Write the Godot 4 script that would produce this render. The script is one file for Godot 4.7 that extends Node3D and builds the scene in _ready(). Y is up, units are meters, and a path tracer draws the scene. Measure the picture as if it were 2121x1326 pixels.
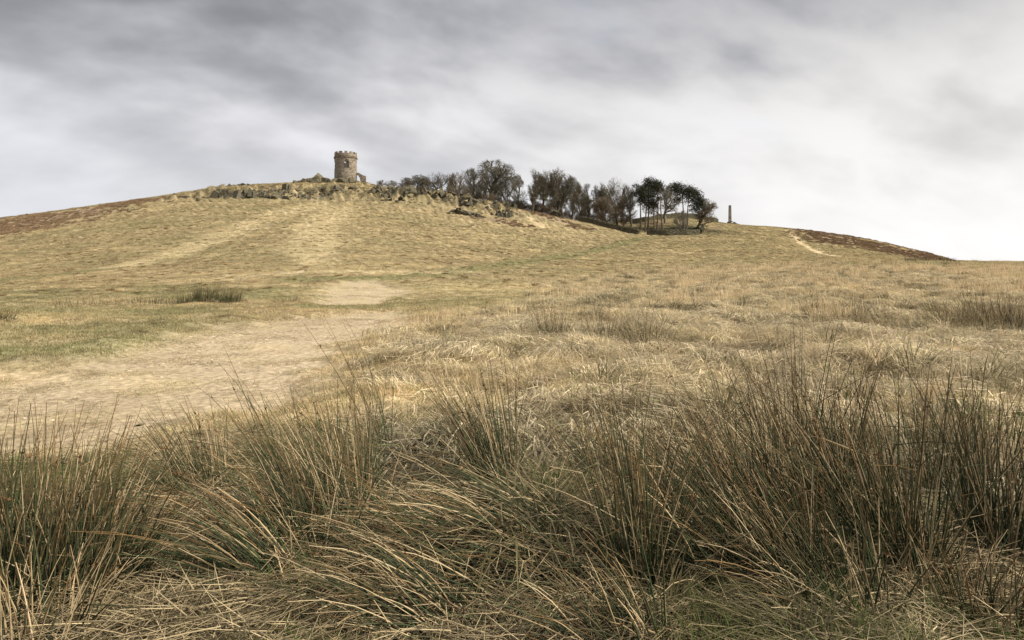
extends Node3D
# A grassy hill with a ruined round tower, bare winter trees and rushes in front.
# The camera stands at (0, 1.5, 0) and looks along -z; eye level is kept horizontal and the lens is shifted down.

const EYE := 1.5
const FOC := 1414.0
const CX := 1060.5
const HZ := 600.0
const UP := Vector3.UP

var rng := RandomNumberGenerator.new()
var M := {}
var na := FastNoiseLite.new()
var nb := FastNoiseLite.new()
var nc := FastNoiseLite.new()

# ------------------------------------------------------------------ mesh builder
class Mb:
	var v := PackedVector3Array()
	var n := PackedVector3Array()
	var c := PackedColorArray()
	var t := PackedInt32Array()

	func tri(a: Vector3, b: Vector3, d: Vector3, ca: Color, cb: Color = Color(-1, 0, 0), cd: Color = Color(-1, 0, 0)) -> void:
		var k := v.size()
		var nn := (d - a).cross(b - a).normalized()
		v.append(a); v.append(b); v.append(d)
		n.append(nn); n.append(nn); n.append(nn)
		c.append(ca)
		c.append(cb if cb.r >= 0 else ca)
		c.append(cd if cd.r >= 0 else ca)
		t.append(k); t.append(k + 1); t.append(k + 2)

	func quad(a: Vector3, b: Vector3, d: Vector3, e: Vector3, col: Color) -> void:
		var k := v.size()
		var nn := (d - a).cross(b - a).normalized()
		v.append(a); v.append(b); v.append(d); v.append(e)
		for i in 4:
			n.append(nn); c.append(col)
		t.append(k); t.append(k + 1); t.append(k + 2)
		t.append(k); t.append(k + 2); t.append(k + 3)

	func tube(p: PackedVector3Array, r: PackedFloat32Array, sides: int, cols: PackedColorArray) -> void:
		var m := p.size()
		var k := v.size()
		var last := m - 1
		var u := Vector3.ZERO
		for i in m:
			var tg := (p[mini(i + 1, last)] - p[maxi(i - 1, 0)]).normalized()
			if i == 0:
				u = tg.cross(Vector3(0.31, 0.2, 0.93)).normalized()
			else:
				u = (u - tg * u.dot(tg)).normalized()
			var w := tg.cross(u)
			for j in sides:
				var a := TAU * j / sides
				var o := u * cos(a) + w * sin(a)
				v.append(p[i] + o * r[i]); n.append(o); c.append(cols[i])
		for i in last:
			for j in sides:
				var a := k + i * sides + j
				var b := k + i * sides + (j + 1) % sides
				t.append(a); t.append(a + sides); t.append(b)
				t.append(a + sides); t.append(b + sides); t.append(b)

	# a box with its own axes, jittered corners
	func block(o: Vector3, x: Vector3, y: Vector3, z: Vector3, col: Color, g: RandomNumberGenerator = null, jit: float = 0.0) -> void:
		var q: Array[Vector3] = []
		for i in 8:
			var s := Vector3(-1 if i & 1 == 0 else 1, -1 if i & 2 == 0 else 1, -1 if i & 4 == 0 else 1)
			if g:
				s += Vector3(g.randf_range(-jit, jit), g.randf_range(-jit, jit), g.randf_range(-jit, jit))
			q.append(o + x * s.x + y * s.y + z * s.z)
		for f in [[0, 2, 3, 1], [5, 7, 6, 4], [4, 6, 2, 0], [1, 3, 7, 5], [2, 6, 7, 3], [4, 0, 1, 5]]:
			quad(q[f[0]], q[f[3]], q[f[2]], q[f[1]], col) if x.cross(y).dot(z) < 0 else quad(q[f[0]], q[f[1]], q[f[2]], q[f[3]], col)

	func mesh() -> ArrayMesh:
		var a := []
		a.resize(Mesh.ARRAY_MAX)
		a[Mesh.ARRAY_VERTEX] = v
		a[Mesh.ARRAY_NORMAL] = n
		a[Mesh.ARRAY_COLOR] = c
		a[Mesh.ARRAY_INDEX] = t
		var m := ArrayMesh.new()
		m.add_surface_from_arrays(Mesh.PRIMITIVE_TRIANGLES, a)
		return m

# ------------------------------------------------------------------ naming
var taken := {}

func numbered(called: String) -> String:
	var k: int = taken.get(called, 0)
	taken[called] = k + 1
	return called if k == 0 else "%s_%03d" % [called, k]

func tag(o: Node, label: String, category: String, group := "", kind := "") -> void:
	o.set_meta("label", label)
	o.set_meta("category", category)
	if group:
		o.set_meta("group", group)
	if kind:
		o.set_meta("kind", kind)

func thing(called: String, label: String, category: String, at := Vector3.ZERO, turn := 0.0, group := "", kind := "") -> Node3D:
	var o := Node3D.new()
	o.name = numbered(called)
	add_child(o)
	o.position = at
	o.rotation.y = turn
	tag(o, label, category, group, kind)
	return o

func part(called: String, mesh: Mesh, mat: Material, parent: Node, kind := "") -> MeshInstance3D:
	var o := MeshInstance3D.new()
	var k := 0
	var nm := called
	while parent.has_node(NodePath(nm)):
		k += 1
		nm = "%s_%03d" % [called, k]
	o.name = nm
	o.mesh = mesh
	o.material_override = mat
	parent.add_child(o)
	if kind:
		o.set_meta("kind", kind)
	return o

func scatter(called: String, mesh: Mesh, mat: Material, parent: Node, xf: Array[Transform3D], cols: PackedColorArray) -> void:
	if xf.is_empty():
		return
	var mm := MultiMesh.new()
	mm.transform_format = MultiMesh.TRANSFORM_3D
	mm.use_colors = true
	mm.mesh = mesh
	mm.instance_count = xf.size()
	for i in xf.size():
		mm.set_instance_transform(i, xf[i])
		mm.set_instance_color(i, cols[i])
	var o := MultiMeshInstance3D.new()
	var k := 0
	var nm := called
	while parent.has_node(NodePath(nm)):
		k += 1
		nm = "%s_%03d" % [called, k]
	o.name = nm
	o.multimesh = mm
	o.material_override = mat
	parent.add_child(o)
	o.set_meta("kind", "stuff")

# ------------------------------------------------------------------ terrain
# profiles of the hill: for a bearing (px of the survey picture), pairs of distance and the sight line they lie on
var PROFILES := [
	[-500, [14, 709, 28, 640, 45, 612, 70, 588, 110, 552, 150, 512, 175, 492, 200, 495, 260, 540]],
	[0, [14, 709, 28, 634, 40, 607, 60, 578, 85, 545, 115, 508, 145, 475, 170, 453, 190, 456, 240, 505]],
	[300, [14, 709, 28, 632, 40, 600, 60, 560, 85, 517, 115, 475, 145, 440, 170, 416, 186, 411, 202, 415, 250, 465]],
	[470, [14, 709, 28, 631, 40, 597, 60, 552, 85, 508, 115, 465, 145, 432, 165, 413, 178, 395, 190, 387, 206, 389, 255, 440]],
	[600, [14, 709, 28, 630, 40, 594, 60, 548, 85, 502, 115, 460, 145, 434, 165, 416, 178, 395, 190, 383, 208, 379, 225, 383, 265, 440]],
	[715, [14, 709, 28, 630, 40, 592, 60, 546, 85, 502, 115, 462, 145, 435, 165, 416, 178, 395, 188, 384, 205, 378, 222, 380, 265, 440]],
	[900, [14, 709, 28, 629, 40, 595, 60, 553, 85, 515, 115, 480, 145, 450, 160, 430, 172, 405, 182, 399, 204, 410, 260, 450]],
	[1060, [14, 709, 28, 628, 40, 597, 60, 562, 85, 530, 115, 500, 145, 466, 160, 447, 172, 431, 182, 433, 205, 445, 260, 475]],
	[1200, [14, 709, 28, 627, 40, 597, 60, 566, 85, 540, 115, 515, 140, 493, 160, 471, 172, 459, 185, 462, 210, 465, 270, 485]],
	[1330, [14, 709, 28, 626, 40, 595, 60, 567, 80, 545, 110, 519, 140, 500, 165, 487, 180, 478, 200, 467, 225, 455, 240, 452, 262, 456, 310, 500]],
	[1410, [14, 709, 28, 626, 40, 594, 60, 567, 80, 545, 110, 519, 140, 501, 165, 488, 180, 479, 200, 467, 225, 451, 240, 446, 258, 449, 310, 500]],
	[1500, [14, 709, 28, 625, 40, 592, 60, 565, 80, 543, 110, 519, 140, 502, 170, 488, 200, 476, 235, 466, 262, 462, 285, 465, 330, 505]],
	[1600, [14, 709, 28, 624, 40, 588, 60, 562, 80, 541, 110, 522, 140, 506, 170, 494, 200, 481, 230, 471, 250, 471, 300, 505]],
	[1700, [14, 709, 28, 623, 40, 585, 60, 558, 78, 541, 95, 537, 130, 522, 170, 505, 205, 489, 230, 481, 250, 483, 300, 515]],
	[1800, [14, 709, 28, 622, 40, 584, 60, 557, 76, 542, 95, 540, 130, 530, 170, 516, 205, 503, 230, 497, 250, 499, 300, 530]],
	[1960, [14, 709, 28, 621, 40, 583, 60, 557, 76, 545, 92, 541, 110, 543, 130, 545, 170, 545, 205, 538, 230, 534, 250, 538, 300, 565]],
	[2121, [14, 709, 28, 620, 40, 582, 60, 558, 76, 548, 90, 543, 110, 546, 150, 560, 230, 580, 300, 605]],
	[2600, [14, 709, 28, 620, 40, 586, 60, 567, 76, 558, 90, 555, 110, 561, 150, 580, 230, 602, 300, 625]],
]
const NU := 120
const U0 := -1.12
const U1 := 1.1
const ND := 260
const D1 := 420.0
var table := PackedFloat32Array()

func hermite(xs: Array, ys: Array, x: float) -> float:
	var m := xs.size()
	if x <= xs[0]:
		return ys[0]
	if x >= xs[m - 1]:
		return ys[m - 1]
	var i := 0
	while xs[i + 1] < x:
		i += 1
	var h: float = xs[i + 1] - xs[i]
	var s: float = (ys[i + 1] - ys[i]) / h
	var sl := s
	var sr := s
	if i > 0:
		var p: float = (ys[i] - ys[i - 1]) / (xs[i] - xs[i - 1])
		sl = (p * h + s * (xs[i] - xs[i - 1])) / (h + xs[i] - xs[i - 1])
	if i < m - 2:
		var p: float = (ys[i + 2] - ys[i + 1]) / (xs[i + 2] - xs[i + 1])
		sr = (p * h + s * (xs[i + 2] - xs[i + 1])) / (h + xs[i + 2] - xs[i + 1])
	var t: float = (x - xs[i]) / h
	var t2 := t * t
	var t3 := t2 * t
	return (2 * t3 - 3 * t2 + 1) * ys[i] + (t3 - 2 * t2 + t) * h * sl + (3 * t2 - 2 * t3) * ys[i + 1] + (t3 - t2) * h * sr

func d_of(k: float) -> float:
	return D1 * pow(k / (ND - 1), 2.0)

func make_table() -> void:
	var cols := []
	var us := []
	for pr in PROFILES:
		var ds := [0.0, 6.0]
		var hs := [0.0, 0.18]
		var q: Array = pr[1]
		for i in range(0, q.size(), 2):
			ds.append(float(q[i]))
			hs.append((HZ - q[i + 1]) / FOC * q[i] + EYE)
		var dl: float = ds[-1]
		var hl: float = hs[-1]
		for e in [60.0, 130.0]:
			ds.append(dl + e)
			hs.append(maxf(hl - 0.22 * e, -14.0))
		us.append((pr[0] - CX) / FOC)
		var row := []
		for k in ND:
			row.append(hermite(ds, hs, d_of(k)))
		cols.append(row)
	table.resize(NU * ND)
	for k in ND:
		var line := []
		for c in cols:
			line.append(c[k])
		for j in NU:
			table[j * ND + k] = hermite(us, line, U0 + (U1 - U0) * j / (NU - 1))

func base_height(x: float, z: float) -> float:
	var az := atan2(x, -z)
	var lim := clampf(az, -0.84, 0.83)
	var r := sqrt(x * x + z * z)
	var d := r * cos(lim)
	var u := tan(lim)
	var fu := clampf((u - U0) / (U1 - U0) * (NU - 1), 0, NU - 1.001)
	var fd := clampf(sqrt(d / D1) * (ND - 1), 0, ND - 1.001)
	var iu := int(fu)
	var id := int(fd)
	fu -= iu
	fd -= id
	var k := iu * ND + id
	var h := lerpf(lerpf(table[k], table[k + 1], fd), lerpf(table[k + ND], table[k + ND + 1], fd), fu)
	var back := smoothstep(1.0, 1.9, absf(az))
	h = lerpf(h, maxf(-z * 0.03, -20.0), back)
	var far := smoothstep(380.0, 900.0, r)
	return lerpf(h, -22.0 + 4.0 * na.get_noise_2d(x * 0.02, z * 0.02), far)

# worn tracks and patches: [kind, points (px, d, half width)]
const SOIL := 0
const GOLD := 1
const GREEN := 2
const HEATH := 3
const PALE := 4
const DARK := 5
const ROCKY := 6
const LITTER := 7
var TRACKS := [
	[SOIL, [-400, 6.4, 2.5, -100, 7.0, 2.7, 100, 7.9, 2.8, 300, 9.5, 2.8, 420, 11.6, 2.8, 520, 14.0, 2.7, 610, 17.2, 2.7, 690, 20.4, 2.3, 770, 22.8, 1.4]],
	[SOIL, [728, 28.5, 1.5, 742, 33, 2.6, 752, 38, 2.8, 758, 43, 1.5]],
	[GOLD, [655, 60, 1.8, 648, 80, 3.6, 655, 105, 4.6, 690, 130, 4.5, 700, 150, 4.0]],
	[GOLD, [260, 66, 2.2, 350, 76, 2.6, 440, 93, 3.2, 520, 113, 3.6, 600, 140, 4.6, 655, 158, 4.0]],
	[GOLD, [440, 47, 1.4, 620, 52, 1.6, 800, 52, 1.6, 960, 56, 1.5]],
	[GREEN, [-300, 52, 2.0, 0, 57, 2.0, 130, 61, 1.8, 260, 67, 1.2]],
	[GREEN, [620, 46, 1.6, 760, 46, 1.9, 880, 50, 1.8, 980, 61, 1.7, 1100, 79, 1.8, 1200, 101, 1.9, 1280, 127, 1.8, 1335, 155, 1.5]],
	[LITTER, [1320, 190, 8, 1345, 186, 11, 1380, 188, 14, 1420, 190, 14, 1445, 186, 9]],
	[LITTER, [1340, 222, 6, 1380, 232, 8, 1420, 238, 8, 1470, 248, 6]],
	[GREEN, [-200, 11.2, 0.9, 0, 12.0, 1.0, 150, 13.0, 0.9, 290, 14.8, 0.7]],
	[GREEN, [1830, 70, 4, 1960, 74, 7, 2121, 72, 8, 2300, 72, 8]],
	[GREEN, [330, 33, 1.0, 480, 33, 1.6, 560, 32, 1.2]],
	[GREEN, [640, 26.5, 1.0, 720, 25.8, 0.9, 800, 26.5, 0.9]],
	[DARK, [-60, 56, 0.35, 60, 58, 0.5, 120, 60, 0.4]],
	[DARK, [-60, 50, 0.3, 30, 51, 0.4]],
	[DARK, [425, 89, 0.3, 445, 92, 0.5, 458, 96, 0.3]],
	[PALE, [1636, 224, 1.3, 1648, 185, 1.3, 1668, 152, 1.1, 1698, 126, 1.1, 1745, 112, 1.0]],
	[PALE, [1060, 176, 0.9, 1078, 167, 1.1, 1098, 158, 1.2, 1125, 150, 1.0]],
	[DARK, [1385, 164, 1.0, 1440, 174, 1.2, 1478, 196, 1.2, 1500, 228, 1.0]],
	[HEATH, [-400, 148, 27, -100, 146, 25, 60, 150, 20, 170, 160, 13, 270, 169, 8, 330, 172, 5]],
	[ROCKY, [440, 181, 4, 500, 178, 8, 600, 180, 9, 700, 178, 9, 790, 175, 8, 880, 173, 8, 990, 168, 7, 1062, 163, 6]],
	[ROCKY, [350, 166, 2.0, 400, 169, 3, 440, 172, 3]],
	[ROCKY, [640, 200, 2.5, 720, 200, 3.5, 770, 200, 1.5]],
	[HEATH, [1700, 226, 8, 1740, 205, 13, 1800, 190, 20, 1880, 180, 24, 1960, 180, 26, 2060, 190, 24]],
	[HEATH, [1690, 235, 6, 1760, 235, 12, 1850, 232, 16, 1960, 228, 18]],
	[HEATH, [1095, 172, 2.0, 1130, 168, 4.0, 1170, 163, 3.5, 1215, 158, 2.0]],
	[HEATH, [985, 149, 2, 1030, 150, 3.4, 1075, 146, 2.6]],
]
var segs := []

func ground_xz(px: float, d: float) -> Vector2:
	return Vector2((px - CX) / FOC * d, -d)

func make_tracks() -> void:
	for tr in TRACKS:
		var q: Array = tr[1]
		var pts := []
		for i in range(0, q.size(), 3):
			var w := ground_xz(q[i], q[i + 1])
			pts.append(Vector3(w.x, w.y, q[i + 2]))
		var lo := Vector2(1e9, 1e9)
		var hi := -lo
		for p in pts:
			lo = lo.min(Vector2(p.x, p.y) - Vector2.ONE * p.z * 1.9)
			hi = hi.max(Vector2(p.x, p.y) + Vector2.ONE * p.z * 1.9)
		segs.append([tr[0], pts, lo, hi])

# how strongly each kind of ground shows at a place
func cover_at(x: float, z: float) -> PackedFloat32Array:
	var w := PackedFloat32Array([0, 0, 0, 0, 0, 0, 0, 0])
	var p := Vector2(x, z)
	var wob := 1.0 + 0.5 * na.get_noise_2d(x * 1.5, z * 1.5) + 0.6 * nb.get_noise_2d(x * 7.0, z * 7.0)
	for s in segs:
		var lo: Vector2 = s[2]
		var hi: Vector2 = s[3]
		if x < lo.x or z < lo.y or x > hi.x or z > hi.y:
			continue
		var pts: Array = s[1]
		var best := 0.0
		for i in pts.size() - 1:
			var a: Vector3 = pts[i]
			var b: Vector3 = pts[i + 1]
			var ab := Vector2(b.x - a.x, b.y - a.y)
			var t := clampf((p - Vector2(a.x, a.y)).dot(ab) / ab.length_squared(), 0, 1)
			var q := Vector2(a.x, a.y) + ab * t
			var e := q.distance_to(p) / (lerpf(a.z, b.z, t) * wob)
			best = maxf(best, 1.0 - smoothstep(0.52, 1.25, e))
		w[s[0]] = maxf(w[s[0]], best)
	return w

# the polar sheet of ground
const NR := 330
const NF := 560
const NBK := 70
const R0 := 0.5
const RATIO := 1.0205
const AZ := 1.08
var azs := PackedFloat32Array()
var gh := PackedFloat32Array()
var gcol := PackedColorArray()
var gbare := PackedFloat32Array()
var gheath := PackedFloat32Array()
var gfield := PackedFloat32Array()
var grock := PackedFloat32Array()

func field_at(x: float, z: float) -> float:
	# the rough pasture to the right of the track
	var d := -z
	var u := x / maxf(d, 1.0)
	var edge := lerpf(-0.22, 0.02, smoothstep(10.0, 30.0, d)) + lerpf(0.0, 0.16, smoothstep(30.0, 70.0, d))
	return smoothstep(edge - 0.06, edge + 0.1, u + 0.08 * na.get_noise_2d(x * 2.0, z * 2.0)) * (1.0 - smoothstep(66.0, 84.0, d))

func color_at(x: float, z: float, w: PackedFloat32Array, f: float) -> Color:
	var d := -z
	var n1 := na.get_noise_2d(x * 0.6, z * 0.9)
	var n2 := nb.get_noise_2d(x * 2.2, z * 3.4)
	var n3 := nc.get_noise_2d(x * 9.0, z * 12.0)
	var straw := Color(0.54, 0.44, 0.28)
	var gold := Color(0.66, 0.545, 0.345)
	var green := Color(0.31, 0.295, 0.165)
	var brown := Color(0.33, 0.25, 0.165)
	var c := straw.lerp(green, clampf(0.33 + 0.8 * n1 + 0.7 * n2, 0.0, 0.85))
	c = c.lerp(brown, clampf(0.15 - 0.6 * n1 + 0.9 * n3, 0.0, 0.6))
	c = c.lerp(gold, clampf(0.9 * nb.get_noise_2d(x * 0.8 + 70, z * 1.4) + 0.1, 0.0, 0.5))
	c = c.lerp(Color(0.36, 0.305, 0.19), 0.68 * smoothstep(32.0, 70.0, d) * clampf(0.75 + n2 + 0.6 * n3, 0.2, 1.0))
	# left bank near the track is greener
	if d > 8 and d < 45 and x < 0:
		c = c.lerp(green * 0.8, 0.65 * smoothstep(-0.25, -0.5, x / d) * clampf(0.6 + n1 + n2, 0, 1))
	c = c.lerp(Color(0.62, 0.525, 0.375), f * clampf(0.55 + 0.8 * n2, 0.1, 0.9))
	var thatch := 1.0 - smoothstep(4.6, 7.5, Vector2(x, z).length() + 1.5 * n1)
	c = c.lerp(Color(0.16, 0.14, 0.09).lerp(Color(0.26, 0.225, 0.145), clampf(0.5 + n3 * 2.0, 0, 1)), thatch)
	c = c.lerp(green, w[GREEN] * clampf(0.9 + 0.6 * n3, 0.4, 1.0))
	c = c.lerp(Color(0.66, 0.565, 0.385), w[GOLD] * clampf(0.66 + 0.8 * n2 + 0.5 * n3, 0.1, 0.9))
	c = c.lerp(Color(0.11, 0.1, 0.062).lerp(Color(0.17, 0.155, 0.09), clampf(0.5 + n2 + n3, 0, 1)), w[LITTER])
	var soil := Color(0.45, 0.37, 0.26).lerp(Color(0.31, 0.25, 0.17), clampf(0.3 + 0.9 * n2 + 0.7 * n3, 0, 1))
	soil = soil.lerp(Color(0.5, 0.415, 0.27), clampf(1.4 * n1 + 1.2 * n3 + 0.25, 0, 0.8))
	c = c.lerp(soil, w[SOIL] * 0.97)
	c = c.lerp(Color(0.60, 0.49, 0.32), w[PALE] * 0.9)
	c = c.lerp(Color(0.14, 0.1, 0.062), w[DARK] * 0.8)
	var heath := Color(0.28, 0.215, 0.155).lerp(Color(0.40, 0.32, 0.215), clampf(0.3 + n2 + n3, 0, 1))
	c = c.lerp(heath, w[HEATH] * clampf(1.0 + 1.3 * n2, 0.55, 1.0))
	var turf := Color(0.31, 0.26, 0.15).lerp(Color(0.15, 0.125, 0.08), clampf(0.45 + 1.7 * n3 + n2, 0, 1))
	c = c.lerp(turf, w[ROCKY] * clampf(0.85 + 1.5 * n2, 0.2, 0.95))
	return c

func build_ground() -> void:
	for j in NF + 1:
		azs.append(lerpf(-AZ, AZ, float(j) / NF))
	for j in range(1, NBK):
		azs.append(AZ + (TAU - 2 * AZ) * j / NBK)
	var nz := azs.size()
	var v := PackedVector3Array()
	v.resize(NR * nz)
	gh.resize(NR * nz)
	gcol.resize(NR * nz)
	gbare.resize(NR * nz)
	gheath.resize(NR * nz)
	gfield.resize(NR * nz)
	grock.resize(NR * nz)
	var plain := Color(0.3, 0.25, 0.11)
	for i in NR:
		var r := R0 * pow(RATIO, i)
		if i > NR - 14:
			r = R0 * pow(RATIO, NR - 14) * pow(1.28, i - (NR - 14))
		for j in nz:
			var x := r * sin(azs[j])
			var z := -r * cos(azs[j])
			var k := i * nz + j
			var h := base_height(x, z)
			var col := plain
			if j <= NF and r < 340.0:
				var w := cover_at(x, z)
				var f := field_at(x, z)
				var bare := maxf(w[SOIL], maxf(w[PALE], w[DARK]))
				var amp := lerpf(0.11, 0.025, bare) + 0.09 * f + 0.1 * w[HEATH] + 0.10 * smoothstep(60.0, 150.0, -z)
				h += amp * (na.get_noise_2d(x * 7.0, z * 7.0) + 0.55 * nb.get_noise_2d(x * 14.0, z * 14.0)) * smoothstep(1.0, 4.0, r)
				if w[ROCKY] > 0:
					h += w[ROCKY] * (2.0 * absf(nb.get_noise_2d(x * 4.5, z * 4.5)) + 1.6 * absf(nc.get_noise_2d(x * 11.0, z * 11.0)) - 0.4)
				h -= 0.13 * w[SOIL] + 0.1 * w[PALE]
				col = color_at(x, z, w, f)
				gbare[k] = bare
				gheath[k] = w[HEATH]
				gfield[k] = f
				grock[k] = w[ROCKY]
			gh[k] = h
			gcol[k] = col
			v[k] = Vector3(x, h, z)
	var n := PackedVector3Array()
	n.resize(NR * nz)
	for i in NR:
		for j in nz:
			var a := v[maxi(i - 1, 0) * nz + j] - v[mini(i + 1, NR - 1) * nz + j]
			var b := v[i * nz + (j + 1) % nz] - v[i * nz + (j + nz - 1) % nz]
			var m := b.cross(a).normalized()
			n[i * nz + j] = m if m.y > 0 else -m
	var t := PackedInt32Array()
	t.resize((NR - 1) * nz * 6 + (nz - 2) * 3)
	var q := 0
	for i in NR - 1:
		for j in nz:
			var a := i * nz + j
			var b := i * nz + (j + 1) % nz
			t[q] = a; t[q + 1] = a + nz; t[q + 2] = b
			t[q + 3] = b; t[q + 4] = a + nz; t[q + 5] = b + nz
			q += 6
	for j in nz - 2:
		t[q] = 0; t[q + 1] = j + 1; t[q + 2] = j + 2
		q += 3
	var shade := PackedColorArray()
	shade.resize(NR * nz)
	for k in NR * nz:
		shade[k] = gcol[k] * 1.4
	var a := []
	a.resize(Mesh.ARRAY_MAX)
	a[Mesh.ARRAY_VERTEX] = v
	a[Mesh.ARRAY_NORMAL] = n
	a[Mesh.ARRAY_COLOR] = shade
	a[Mesh.ARRAY_INDEX] = t
	var m := ArrayMesh.new()
	m.add_surface_from_arrays(Mesh.PRIMITIVE_TRIANGLES, a)
	var o := MeshInstance3D.new()
	o.name = "ground"
	o.mesh = m
	o.material_override = M.ground
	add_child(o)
	tag(o, "grassy hillside with worn bare tracks leading up to the tower", "ground", "", "structure")

var sb := 0.0
var sheath := 0.0
var sfield := 0.0
var srock := 0.0
var scol := Color.WHITE

# height of the ground sheet; also sets sb, sheath, sfield and scol to what grows there
func land(x: float, z: float) -> float:
	var nz := azs.size()
	var r := maxf(sqrt(x * x + z * z), R0)
	var fi := clampf(log(r / R0) / log(RATIO), 0, NR - 15.01)
	var fj := clampf((atan2(x, -z) + AZ) / (2 * AZ) * NF, 0, NF - 0.001)
	var i := int(fi)
	var j := int(fj)
	fi -= i
	fj -= j
	var k := i * nz + j
	var near := k if fi + fj < 1.0 else k + nz + 1
	sb = gbare[near]
	sheath = gheath[near]
	sfield = gfield[near]
	srock = grock[near]
	scol = gcol[near]
	return lerpf(lerpf(gh[k], gh[k + 1], fj), lerpf(gh[k + nz], gh[k + nz + 1], fj), fi)

func spot(px: float, d: float) -> Vector3:
	var g := ground_xz(px, d)
	return Vector3(g.x, land(g.x, g.y), g.y)

func height_to(py: float, d: float) -> float:
	return EYE + (HZ - py) / FOC * d

# ------------------------------------------------------------------ materials
func noise_tex(freq: float, oct: int, lo: float, hi: float, sd: int, size := 512) -> NoiseTexture2D:
	var f := FastNoiseLite.new()
	f.seed = sd
	f.frequency = freq
	f.fractal_octaves = oct
	f.noise_type = FastNoiseLite.TYPE_SIMPLEX_SMOOTH
	var t := NoiseTexture2D.new()
	t.width = size
	t.height = size
	t.seamless = true
	t.noise = f
	var g := Gradient.new()
	g.set_color(0, Color(lo, lo, lo))
	g.set_color(1, Color(hi, hi, hi))
	t.color_ramp = g
	return t

func mat(rough: float, spec := 0.3, back := 0.0) -> StandardMaterial3D:
	var m := StandardMaterial3D.new()
	m.vertex_color_use_as_albedo = true
	m.roughness = rough
	m.metallic_specular = spec
	m.cull_mode = BaseMaterial3D.CULL_DISABLED
	if back > 0:
		m.backlight_enabled = true
		m.backlight = Color(back, back, back)
	return m

func make_materials() -> void:
	var g := mat(0.97, 0.2)
	g.albedo_texture = noise_tex(0.02, 5, 0.62, 1.0, 3, 1024)
	g.uv1_triplanar = true
	g.uv1_world_triplanar = true
	g.uv1_scale = Vector3(0.31, 0.31, 0.31)
	g.heightmap_enabled = true
	g.heightmap_texture = noise_tex(0.06, 6, 0.0, 1.0, 9, 1024)
	g.heightmap_scale = 1.0
	M.ground = g
	M.grass = mat(0.85, 0.25, 0.8)
	M.rush = mat(0.7, 0.3, 0.15)
	M.heather = mat(0.95, 0.15)
	M.twig = mat(0.95, 0.15)
	M.needle = mat(0.9, 0.2, 0.2)
	M.pebble = mat(0.95, 0.2)
	var r := mat(0.95, 0.2)
	r.albedo_texture = noise_tex(0.012, 6, 0.5, 1.0, 21)
	r.uv1_triplanar = true
	r.uv1_world_triplanar = true
	r.uv1_scale = Vector3(0.45, 0.45, 0.45)
	r.heightmap_enabled = true
	r.heightmap_texture = noise_tex(0.02, 6, 0.0, 1.0, 23)
	r.heightmap_scale = 16.0
	M.rock = r
	var s := mat(0.95, 0.2)
	s.albedo_texture = noise_tex(0.05, 4, 0.6, 1.0, 31)
	s.uv1_triplanar = true
	s.uv1_world_triplanar = true
	s.uv1_scale = Vector3(1.1, 1.1, 1.1)
	M.stone = s

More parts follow.
